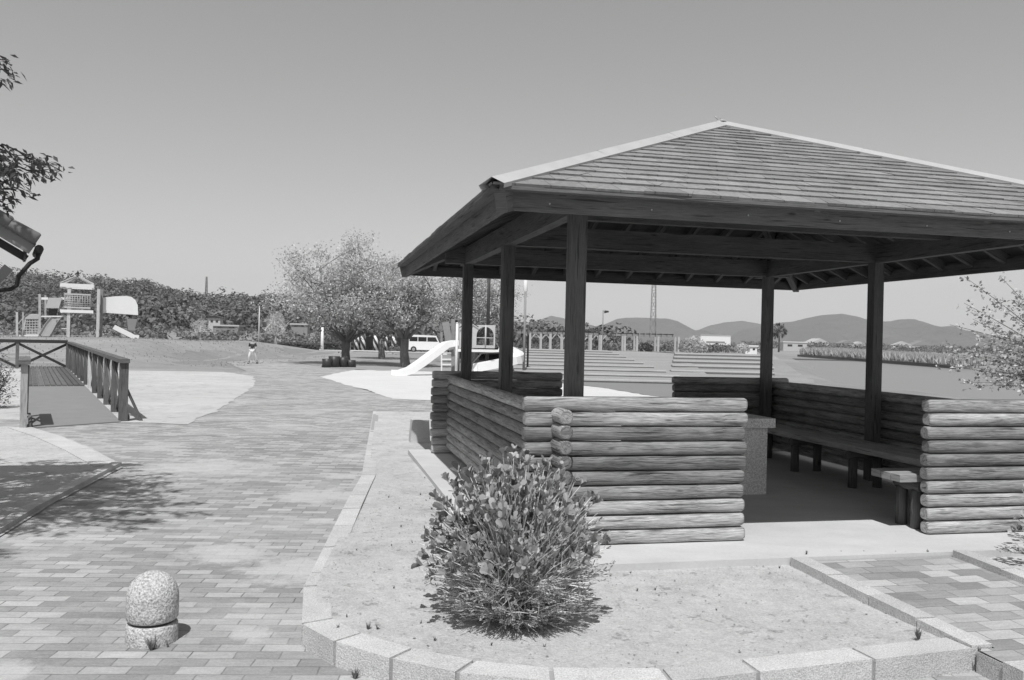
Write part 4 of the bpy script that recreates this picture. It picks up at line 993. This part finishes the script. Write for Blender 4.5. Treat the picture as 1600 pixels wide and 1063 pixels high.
fig('shirt', [V(*v) * k for v in ((0, 0, .98), (0, 0, 1.18), (0, 0, 1.38), (-.19, 0, 1.36), (-.235, .035, 1.14), (.19, 0, 1.36), (.262, -.02, 1.14))], [(0, 1), (1, 2), (2, 3), (3, 4), (2, 5), (5, 6)], [r * k for r in (.155, .145, .145, .07, .062, .07, .062)], M_dark, person)
fig('trousers', [V(*v) * k for v in ((0, 0, .96), (-.10, 0, .88), (-.20, -.06, .50), (-.215, .06, .18), (.10, 0, .88), (.20, .10, .52), (.245, .22, .22))], [(0, 1), (1, 2), (2, 3), (0, 4), (4, 5), (5, 6)], [r * k for r in (.15, .11, .085, .07, .11, .085, .07)], M_white, person)
fig('hair', [V(*v) * k for v in ((.03, .02, 1.60), (.03, .01, 1.68))], [(0, 1)], [r * k for r in (.10, .085)], M_black, person)
m = MB(); m.box(V(-.24, -.03, .03) * k, (.09 * k, .24 * k, .08 * k)); m.box(V(.28, .17, .07) * k, (.09 * k, .22 * k, .08 * k)); m.build('shoes', M_dark, person, bevel=.015)

# ================================================================== distant things, middle and right
# terraces of turf with stone edges
m = MB(); mr = MB()
def terrace(xl, xr, y0, n, dy, dz, z0=-.15):
    for k in range(n):
        y = y0 + k * dy; z = z0 + dz * k; a, b = xl(y), xr(y)
        m.face([(a, y + .35, z + dz), (b, y + .35, z + dz), (xr(y + dy), y + dy, z + dz + .02), (xl(y + dy), y + dy, z + dz + .02)], None, .5)
        mr.box(((a + b) / 2, y + .17, z + dz / 2 - .13), (b - a, .36, dz + .2 - .04)); mr.box(((a + b) / 2, y + .14, z + dz - .02), (b - a + .02, .44, .055))
terrace(lambda y: -.02 * y + 1.2 - .3, lambda y: .10 * y + 3.8 - .12 * max(0, y - 34), 33.6, 9, 3.0, .105)
terrace(lambda y: .20 * y - .6, lambda y: .29 * y + .6, 37, 6, 3.4, .158)
te = m.build('grass_terrace', M_terr, kind='structure'); mr.build('terrace_edge', M_riser, kind='structure')
m = MB(); z_ = .80
m.face([(-3, 60.6, z_), (3.6, 60.6, z_), (9.2, 60.6, z_), (10.9, 57.45, z_), (17.2, 57.45, z_), (18.8, 64, z_ - .3), (21, 92, -.12), (-6, 92, -.12), (-5, 70, z_ - .3)], None, .5)
m.face([(5.0, 33.7, -.13), (8.2, 33.7, -.13), (11.2, 58.4, z_ - .01), (9.0, 60.58, z_ - .01), (6.2, 60.58, z_ - .01)], None, .5)
m.build('terrace_top', M_terr, kind='structure')
# slope right of the terraces
m = MB(); m.face([(10.2, 36, -.15), (13, 37, -.15), (15.2, 43.5, -.15), (18.3, 57.5, -.1), (17.4, 57.5, z_)], None, .5); m.build('side_slope', M_lawn, kind='structure')

def pole(name, label, cat, px, pyt, pyb, d, r, mat, group=None, extra=None):
    p = atd(px, pyb, d); h = atd(px, pyt, d).z - p.z; t = thing(name, label, cat, p, 0, group)
    m = MB(); m.tube([(0, 0, -.3), (0, 0, h)], [r, r * .8], 8); m.build('shaft', mat, t)
    if extra: extra(t, h)
    return t
def lamp_head(t, h):
    m = MB(); m.lathe([(.05, -.1), (.09, 0), (.10, .5), (.06, .55), (.0, .56)], 10, o=(0, 0, h)); m.build('lamp_shade', M_white, t)
pole('street_lamp', 'slim grey park lamp with a white cylindrical head beside the curved slide', 'lamp post', 818, 456, 588, 38.5, .06, M_mgrey, extra=lamp_head)
pole('post', 'thin dark post standing right of the park lamp beyond the gazebo', 'post', 824, 509, 585, 40, .05, M_dark)
pole('utility_pole', 'tall dark pole rising behind the play panels between two gazebo posts', 'pole', 761, 395, 575, 44, .09, M_dark)
def spk(t, h):
    m = MB(); m.tube([(0, 0, h - .15), (.55, 0, h - .15)], .04, 6); m.build('arm', M_mgrey, t)
    m = MB(); m.extr([(.15, h - .45), (.75, h - .30), (.75, h - .1), (.2, h - .05)], -.2, .2); m.build('speaker', M_dark, t)
pole('loudspeaker_pole', 'slim pole with a dark loudspeaker on top standing behind the pergola', 'pole', 941, 486, 548, 118, .09, M_mgrey, extra=spk)
pole('thin_pole', 'thin pale pole standing before the wooded hill', 'pole', 404, 480, 546, 82, .07, M_lgrey)
pole('gate_post', 'thick white post left of the cherry trunk', 'post', 503, 513, 551, 90, .17, M_white)
def mast(label, px, pyt, pyb, d, wb, wt):
    p = atd(px, pyb, d); h = atd(px, pyt, d).z - p.z; t = thing('lattice_mast', label, 'mast', p, 0, 'lattice masts'); m = MB(); n = max(6, int(h / (wb * 1.6)))
    def c(i, k): w_ = wb + (wt - wb) * i / n; return V((-w_, w_, w_, -w_)[k] / 2, (-w_, -w_, w_, w_)[k] / 2, h * i / n)
    for i in range(n):
        for k in range(4):
            m.tube([c(i, k), c(i + 1, k)], d * .00034, 4, cap=False); m.tube([c(i, k), c(i + 1, (k + 1) % 4)], d * .00022, 3, cap=False); m.tube([c(i, (k + 1) % 4), c(i + 1, k)], d * .00022, 3, cap=False)
            m.tube([c(i + 1, k), c(i + 1, (k + 1) % 4)], d * .00022, 3, cap=False)
    m.build('lattice', M_galv, t)
mast('tall steel lattice mast standing before the mountains beyond the pergolas', 1020, 440, 530, 300, 2.0, 1.2); mast('small lattice mast on the ridge of the wooded hill', 322, 434, 470, 330, .8, .4)

M_post2 = plain('weathered_white_paint', .42, .6, 0, .2, 3)
def pergola(label, pxs, d, pyb, pyt, bx0, bx1, mat=M_post2, xs_=True):
    b = gp((bx0 + bx1) / 2, d); b.z = atd(bx0, pyb, d).z; t = thing('pergola', label, 'pergola', b, 0, 'pergolas in the background'); h = atd(800, pyt, d).z - atd(800, pyb, d).z
    xx = [atd(p, pyb, d).x - b.x for p in pxs]
    for i, x in enumerate(xx):
        for y in (0, 2.4):
            m = MB(); m.beam((x, y, -.6), (x, y, h - .1), .26, .26, V(0, 1, 0)); 
            if xs_ and y == 0: m.beam((x, 0, h * .62), (x + .7, 0, h - .12), .12, .14); m.beam((x, 0, h * .62), (x - .7, 0, h - .12), .12, .14)
            m.build('post', mat, t)
    x0, x1 = atd(bx0, 0, d).x - b.x, atd(bx1, 0, d).x - b.x
    for y in (0, 2.4): m = MB(); m.beam((x0, y, h), (x1, y, h), .16, .26); m.build('beam', M_mgrey, t)
    m = MB(); n = int((x1 - x0) / .7)
    for k in range(n + 1): x = x0 + .1 + (x1 - x0 - .2) * k / n; m.beam((x, -.5, h + .2), (x, 2.9, h + .2), .10, .14)
    m.build('roof_slats', M_dark, t)
pergola('long pergola with flat dark slatted roof and branching white posts, left of the two', (828, 845, 860, 878, 896, 912, 923, 939), 118, 549, 521, 818, 948)
pergola('shorter pergola with separate white posts among bushes, right of the two', (976, 995, 1028, 1060), 110, 551, 525, 972, 1064, xs_=False)
# striped post shelter behind the cherry trees
b = gp(572, 96); sh = thing('shelter', 'dark low shelter with spiral striped posts glimpsed below the cherry crowns', 'shelter', b); O = b
def l3(px, py, d=95): return atd(px, py, d) - O
m = MB(); m.box((0.2, 3.2, 1.0), (9.5, .15, 2.0)); m.build('back_wall', M_mgrey, sh)
m = MB(); m.box((0.2, 1.5, l3(0, 520).z if False else 2.15), (10.2, 4.0, .18)); m.build('roof', M_dark, sh)
def stripe_mat():
    t = NT('striped_paint'); sep = t.N('ShaderNodeSeparateXYZ'); t.L(t.uv(), sep.inputs[0]); v = t.math('FRACT', t.math('ADD', t.math('MULTIPLY', sep.outputs[0], 1.0), t.math('MULTIPLY', sep.outputs[1], 1.6)))
    return t.fin(t.ramp(v, (.5, .05), (.55, .75)), .5)
M_stripe = stripe_mat()
for px in (543, 555, 565, 585, 600, 614): x = l3(px, 530).x; m = MB(); m.tube([(x, 0, -.2), (x, 0, 2.06)], .30 if px != 543 else .2, 10); m.build('striped_post' if px != 543 else 'post', M_stripe if px != 543 else M_white, sh)

# van
b = gp(664, 92); van = thing('parked_van', 'white van with dark side windows parked behind the right cherry trunk', 'van', b); L_, H_, W_v = 3.6, 1.85, 1.6
m = MB(); m.extr([(-1.8, .25), (1.8, .25), (1.82, .9), (1.55, 1.05), (1.2, 1.78), (-1.72, 1.85), (-1.82, 1.0)], -.8, .8, None, .5); bodyv = m.build('body', M_white, van, bevel=.06)
for x0, x1 in ((-1.6, -.75), (-.68, .2)): m = MB(); m.box(((x0 + x1) / 2, -.803, 1.38), (x1 - x0, .02, .46)); m.build('window', M_glass, van)
m = MB(); m.extr([(.28, 1.15), (1.38, 1.15), (1.13, 1.61), (.28, 1.61)], -.815, -.795, None, .5); m.build('window', M_glass, van)
m = MB(); m.beam((1.58, 0, 1.10), (1.24, 0, 1.72), 1.4, .03, V(.6, 0, .8)); m.build('windscreen', M_glass, van)
for x in (-1.15, 1.15):
    for y in (-.72, .72):
        m = MB(); m.tube([(x, y - .1, .31), (x, y + .1, .31)], .31, 20); wv = m.build('wheel', M_black, van); m = MB(); m.tube([(x, y - .11, .31), (x, y + .11, .31)], .17, 12); m.build('rim', M_galv, wv)
m = MB(); m.box((0, 0, .3), (3.66, 1.5, .12)); m.build('bumper', M_dark, van)
for y in (-.6, .6): m = MB(); m.box((1.80, y, .85), (.05, .3, .18)); m.build('headlight', M_galv, van)
van.rotation_euler.z = radians(4)

# tree stump seats beneath the cherry tree
for i, (px, w_, h_, lab) in enumerate(((512, .5, .42, 'dark stump seat under the left cherry tree, leftmost'), (523, .55, .55, 'largest dark stump seat in front of the left cherry trunk'), (537, .45, .5, 'dark stump seat right beside the left cherry trunk'), (549, .5, .36, 'low stump seat right of the left cherry trunk'))):
    p = gp(px, 42.5 + .3 * i); p.z = -.15; t = thing('stump_seat', lab, 'stump seat', p, 0, 'stump seats under the cherry tree')
    m = MB(); m.tube([(0, 0, -.05), (0, 0, h_ * .5), (0, 0, h_)], [w_ * .55, w_ * .48, w_ * .5], 12, jit=.05); m.build('trunk_section', M_dark, t)

# hedges
def hedge(label, px0, px1, pyb, h, d, dep=1.2, mat=None, n=2500, leaf=.22, group='low hedges beyond the path'):
    a, b = gp(px0, d), gp(px1, d); c = (a + b) / 2; t = thing('hedge', label, 'hedge', c, 0, group); lf = MB(); L = abs(b.x - a.x)
    for _ in range(n):
        x = R.uniform(-L / 2, L / 2); hh = h * (1 + .25 * noise.noise(V(x * .5, d, 0))); e = R.random()
        p = V(x, -dep / 2 + R.uniform(-.08, .08), R.uniform(0, hh)) if e < .45 else (V(x, R.uniform(-dep / 2, dep / 2), hh + R.uniform(-.1, .06)) if e < .85 else V(x, dep / 2, R.uniform(0, hh)))
        lf.leaf(p, (R.gauss(0, 1), R.gauss(0, .5), R.gauss(0, 1)), (R.gauss(0, .5), -.5, .8), leaf * R.uniform(.6, 1.2), leaf * .6)
    lf.build('foliage', mat or M_hedge, t)
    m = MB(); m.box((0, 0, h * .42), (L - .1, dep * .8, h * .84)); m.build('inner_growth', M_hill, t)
hedge('long dark low hedge behind the running person', 288, 424, 546, .75, 86, n=3600)
hedge('low hedge between the bare tree and the white post', 436, 498, 546, .65, 88, n=2000)
hedge('trimmed hedge along the foot of the shelter', 508, 545, 546, .8, 93, n=1200)

# ================================================================== wooded hill
HD = 330
skyl = [(-500, 395), (-250, 400), (0, 414), (50, 416), (75, 422), (100, 428), (160, 432), (200, 432), (240, 436), (262, 438), (285, 449), (310, 459), (350, 465), (385, 461), (410, 458), (440, 455), (480, 458), (560, 466), (640, 478), (700, 492), (760, 507), (850, 526), (1000, 534)]
def interp(tab, x):
    if x <= tab[0][0]: return tab[0][1]
    for (a, b), (c, d) in zip(tab, tab[1:]):
        if x <= c: return b + (d - b) * (x - a) / (c - a)
    return tab[-1][1]
ridge = [(atd(px, py, HD).x, atd(px, py, HD).z) for px, py in skyl]
def hillz(x, y):
    top = interp(ridge, x) - 7.0; t = (y - 120) / (HD - 120)
    if t < 0: return -.6
    if t <= 1: p = .10 * sstep(0, .25, t) + .90 * sstep(.18, 1.0, t)
    else: p = 1 - .6 * sstep(1, 1.8, t)
    return -.4 + (top + .4) * p + 1.2 * noise.noise(V(x * .02, y * .02, 1)) * min(1, max(0, t) * 3)
m = MB(); X = [-330 + i * 7 for i in range(62)]; Y = [118 + j * 8 for j in range(48)]
for y in Y:
    for x in X: m.v.append((x, y, hillz(x, y)))
for j in range(len(Y) - 1):
    for i in range(len(X) - 1): m.fidx((j * len(X) + i, j * len(X) + i + 1, (j + 1) * len(X) + i + 1, (j + 1) * len(X) + i), [(0, 0)] * 4, .5, True)
m.build('hill', M_hill, kind='structure')
R1 = R; R = random.Random(77)
def crown(lf, p, r, n, leaf, flat=.8, tone=None):
    tone = R.random() if tone is None else tone
    for _ in range(n):
        while 1:
            d = V(R.gauss(0, 1), R.gauss(0, 1), R.gauss(0, 1)).normalized()
            if d.z > -.35: break
        q = p + V(d.x * r, d.y * r, d.z * r * flat) * R.uniform(.82, 1.05); e = d.orthogonal().normalized(); e.rotate(Matrix.Rotation(R.uniform(0, 6.28), 3, d)); nn = (d + V(R.gauss(0, .4), R.gauss(0, .4), R.gauss(0, .4))).normalized()
        lf.leaf(q, e, nn, leaf * R.uniform(.6, 1.3), leaf * R.uniform(.5, .9), min(1, max(0, tone * .8 + R.random() * .2)), -.15)
lf = MB(); cnt = 0
while cnt < 1500:
    y = R.uniform(150, HD + 12); x = R.uniform(-.66 * y, .12 * y)
    if R.random() > .35 + .65 * (y - 150) / 190: continue
    z = hillz(x, y); r = R.uniform(2.6, 5.4) * (1.1 if R.random() < .2 else .85); crown(lf, V(x, y, z + r * .5), r, 95, 1.0, R.uniform(.7, 1.0)); cnt += 1
lf.build('wood', M_wood, kind='stuff')['label'] = 'dense evergreen wood covering the hill at the left'
# scattered bushes on the rough ground before the hill
lf = MB(); 
for _ in range(420):
    y = R.uniform(92, 150); x = R.uniform(-.62 * y, -.0 * y); z = max(terr(x, y), hillz(x, y)); r = R.uniform(.4, 1.5) ** 1.0; crown(lf, V(x, y, z + r * .2), r, 26, .5, .7)
lf.build('scrub', foliage('scrub_leaves', .17, 1.2, .2, .9), kind='stuff')['label'] = 'rough scrub and bushes on the open ground below the wooded hill'
# tufts on the mound and behind it
lf = MB()
for _ in range(5200):
    x, y = R.uniform(-48, -13), R.uniform(34, 64)
    if not (x < -17.5 + .0 or y > 40): continue
    z = terr(x, y); a = R.uniform(0, 6.28); lf.leaf(V(x, y, z), (cos(a) * .3, sin(a) * .3, 1), (0, -1, .3), R.uniform(.03, .09), .05)
lf.build('grass', foliage('dry_grass', .3, .8, .2, .9), kind='stuff')['label'] = 'short dry grass on the mound at the left'
R = R1

# small houses on and below the hill
def house(label, px, py, d, w_, h_, wallm=None, roofm=None, rz=0, group='houses in the distance', flat=False):
    p = atd(px, py, d); t = thing('house', label, 'house', p, rz, group); m = MB(); m.box((0, 0, h_ / 2 - 1), (w_, w_ * .7, h_ + 2)); m.build('wall', wallm or M_lgrey, t)
    m = MB()
    if flat: m.box((0, 0, h_ + .1), (w_ + .4, w_ * .7 + .4, .25))
    else: m.extr([(-w_ / 2 - .4, h_), (w_ / 2 + .4, h_), (0, h_ + w_ * .22)], -w_ * .35 - .3, w_ * .35 + .3, Matrix.Rotation(pi / 2, 4, 'Z') if w_ < 0 else None, .4)
    m.build('roof', roofm or M_mgrey, t)
    for k in (-1, 1): m = MB(); m.box((k * w_ * .22, -w_ * .35 - .02, h_ * .55), (w_ * .2, .06, h_ * .3)); m.build('window', M_glass, t)
house('small white house near the top of the wooded hill, upper of the hillside houses', 186, 452, 318, 4.5, 1.6, M_lgrey)
house('pale flat roofed house half hidden by trees on the wooded hill', 220, 459, 305, 6, 1.3, M_white, M_lgrey, flat=True)
house('small shed with white wall at the foot of the wooded hill', 337, 510, 150, 2.0, 1.3, M_lgrey, M_dark)
house('long low pale roof in front of the wooded hill beside the shed', 357, 516, 145, 4.2, .5, M_mgrey, M_lgrey, flat=True)
house('low white roof among bushes left of the cherry crown', 470, 514, 140, 2.6, .5, M_mgrey, M_lgrey, flat=True)
# white hall and other buildings at right
p = atd(1118, 537, 420); hall = thing('white_hall', 'long white flat roofed building below the mountains, between two gazebo posts', 'building', p)
m = MB(); m.box((0, 4, 1.2), (14.6, 8, 4.6)); m.build('wall', M_white, hall); m = MB(); m.box((0, 4, 3.6), (15.0, 8.4, .3)); m.build('roof', M_lgrey, hall); m = MB()
m.box((0, -.03, .2), (9, .06, .9)); m.build('window', M_mgrey, hall)
house('little white block beside the dark tree left of the back gazebo post', 1172, 552, 150, 2.0, 1.0, M_white, M_white, flat=True, group='pale blocks on the far lawn')
house('pale low building right of the palm tree', 1238, 547, 260, 7, 2.0, M_lgrey, M_white, flat=True)
for i, (px, py, d, w_, lab) in enumerate(((1275, 545, 520, 12, 'pale farm building beyond the reeds, nearest the palm'), (1320, 545, 560, 9, 'small pale building beyond the reeds below the highest mountain'), (1408, 549, 500, 10, 'pale building just right of the right gazebo post'), (1437, 549, 540, 14, 'wide grey building beyond the lake below the second peak'), (1340, 546, 600, 8, 'grey shed beyond the reeds left of the right gazebo post'))):
    house(lab, px, py, d, w_, 3, (M_white, M_lgrey)[i % 2], M_mgrey if i % 2 else M_lgrey, R.uniform(-.4, .4))

# palm
p = gp(1217, 200); p.z = -.2; hgt = atd(1217, 519, 200).z - p.z
pm = thing('palm_tree', 'lone fan palm with a dark round head standing beyond the terraces', 'palm tree', p); m = MB(); m.tube([(0, 0, -.2), (.1, 0, hgt * .5), (0, 0, hgt)], [.24, .2, .2], 8); m.build('trunk', M_bark, pm); lf = MB()
for _ in range(60):
    d = V(R.gauss(0, 1), R.gauss(0, 1), R.gauss(.15, .8)).normalized(); c0 = V(0, 0, hgt) + d * R.uniform(.9, 1.5); lf.tube([V(0, 0, hgt), c0], .03, 3, cap=False)
    for k in range(9):
        e = (d + V(R.gauss(0, .5), R.gauss(0, .5), R.gauss(0, .5) - .2)).normalized(); lf.leaf(c0, e, (0, 0, 1), .8, .14)
lf.build('fronds', M_hedge, pm)
# far tree lines, reeds, bushes around the pergolas
R1 = R; R = random.Random(55)
lf = MB()
for px0, px1, d, hh, n in ((820, 1120, 150, 1.6, 160), (1040, 1190, 170, 2.0, 90), (1190, 1600, 420, 4.0, 260), (820, 1600, 700, 5.0, 420), (1380, 1760, 330, 3.0, 130)):
    for _ in range(n):
        px = R.uniform(px0, px1); dd = d * R.uniform(.92, 1.15); p = gp(px, dd); r = hh * R.uniform(.35, .8); crown(lf, p + V(0, 0, r * .4), r, 22, r * .42, .8)
lf.build('far_treeline', foliage('far_tree_leaves', .16, 1.1, .2, .9), kind='stuff')['label'] = 'bushes and low trees on the flat land before the mountains'
lf = MB()
ra, rb2 = at(1250, 557, WZ + .2), at(1500, 575, WZ + .2)
for _ in range(20000):
    t_ = R.random() ** 1.1; b0 = V(ra.x, ra.y, 0).lerp(V(rb2.x, rb2.y, 0), t_); b0 += V(.75, .66, 0) * R.uniform(0, 16); z = -.25
    d = V(R.gauss(0, .3), R.gauss(0, .3), 1); lf.leaf(V(b0.x, b0.y, z), d, (R.gauss(0, .5), -1, .3), R.uniform(.8, 1.7) * (1 - .35 * t_), .22)
lf.build('reeds', M_reed, kind='stuff')['label'] = 'pale dry reeds on the far bank of the lake'
m = MB()
for i in range(12):
    t0, t1 = i / 12, (i + 1) / 12; a, b = V(ra.x - .3, ra.y - .3, 0).lerp(V(rb2.x - .3, rb2.y - .3, 0), t0), V(ra.x - .3, ra.y - .3, 0).lerp(V(rb2.x - .3, rb2.y - .3, 0), t1); m.beam(a + V(0, 0, WZ + .1), b + V(0, 0, WZ + .1), .6, .55)
o = m.build('lake_revetment', M_dark, kind='structure')
R = R1

# bush clumps by the pergolas
for i, (px, d, r, lab) in enumerate(((1078, 105, 1.4, 'rounded bush right of the last white pergola post'), (1086, 112, 1.6, 'taller dark topped tree left of the long white building'), (1008, 112, 1.0, 'dark bush under the shorter pergola'), (1160, 140, 1.2, 'grey bush beside the little white block'))):
    p = gp(px, d); t = thing('bush', lab, 'bush', p, 0, 'bushes on the far lawn'); lf = MB(); crown(lf, V(0, 0, r * .7), r, 260, .35, .9); lf.build('foliage', M_hedge if i == 2 else M_leafc, t)

# ================================================================== mountains
def mountains(name, tab, D, depth, seed, rough):
    m = MB(); pts = [(atd(px, py, D).x, atd(px, py, D).z) for px, py in tab]; x0, x1 = pts[0][0], pts[-1][0]; n = 150; J = [-1, -.85, -.7, -.55, -.4, -.28, -.18, -.09, 0, .1, .3, .6, 1]
    for j in J:
        for i in range(n + 1):
            x = x0 + (x1 - x0) * i / n; z = interp(pts, x); h = max(0, 1 - abs(j)) ** 1.15
            y = D + j * depth + 40 * noise.noise(V(x * .004, seed, 0)); zz = z * h + (2.2 * noise.fractal(V(x * .012, seed * 9, 0), 1, 2, 5) if j == 0 and z > 40 else 0) + (noise.fractal(V(x * .006, y * .006, seed), 1, 2, 5) * rough * (h * (1 - h) * 4) if j else 0)
            m.v.append((x, y, zz - 1.5))
    W = n + 1
    for j in range(len(J) - 1):
        for i in range(n): m.fidx((j * W + i, j * W + i + 1, (j + 1) * W + i + 1, (j + 1) * W + i), [(0, 0)] * 4, .5, True)
    m.build(name, M_mount, kind='structure')
mountains('mountain_left', [(700, 525), (780, 516), (815, 511), (835, 504), (862, 494), (878, 497), (900, 503), (925, 509), (945, 514), (1000, 528)], 2700, 500, 1, 26)
mountains('mountain_middle', [(880, 527), (920, 514), (945, 507), (965, 499), (980, 497), (1010, 497), (1045, 499), (1060, 503), (1080, 514), (1095, 521), (1120, 530), (1180, 535)], 2500, 500, 2, 26)
mountains('mountain_low', [(1040, 533), (1085, 519), (1110, 509), (1130, 505), (1160, 502), (1185, 506), (1215, 512), (1260, 522), (1330, 534)], 2900, 500, 3, 26)
mountains('mountain_right', [(1130, 532), (1170, 514), (1205, 507), (1240, 503), (1262, 497), (1285, 493), (1315, 491), (1340, 495), (1365, 502), (1390, 503), (1405, 500), (1425, 499), (1445, 506), (1465, 515), (1490, 522), (1530, 528), (1600, 533), (1750, 538), (2000, 545)], 2300, 520, 4, 26)

# ================================================================== haze
hz = MB(); hz.box((300, 1500, 110), (7000, 4400, 250)); 
hm = bpy.data.materials.new('haze_air'); hm.use_nodes = True; hn = hm.node_tree; hn.nodes.clear()
pv = hn.nodes.new('ShaderNodeVolumePrincipled'); pv.inputs['Color'].default_value = (.95, .95, .95, 1); pv.inputs['Density'].default_value = .00022; ho = hn.nodes.new('ShaderNodeOutputMaterial'); hn.links.new(pv.outputs[0], ho.inputs['Volume'])
o = hz.build('haze', hm, kind='stuff'); o['label'] = 'thin pale haze over the distance'
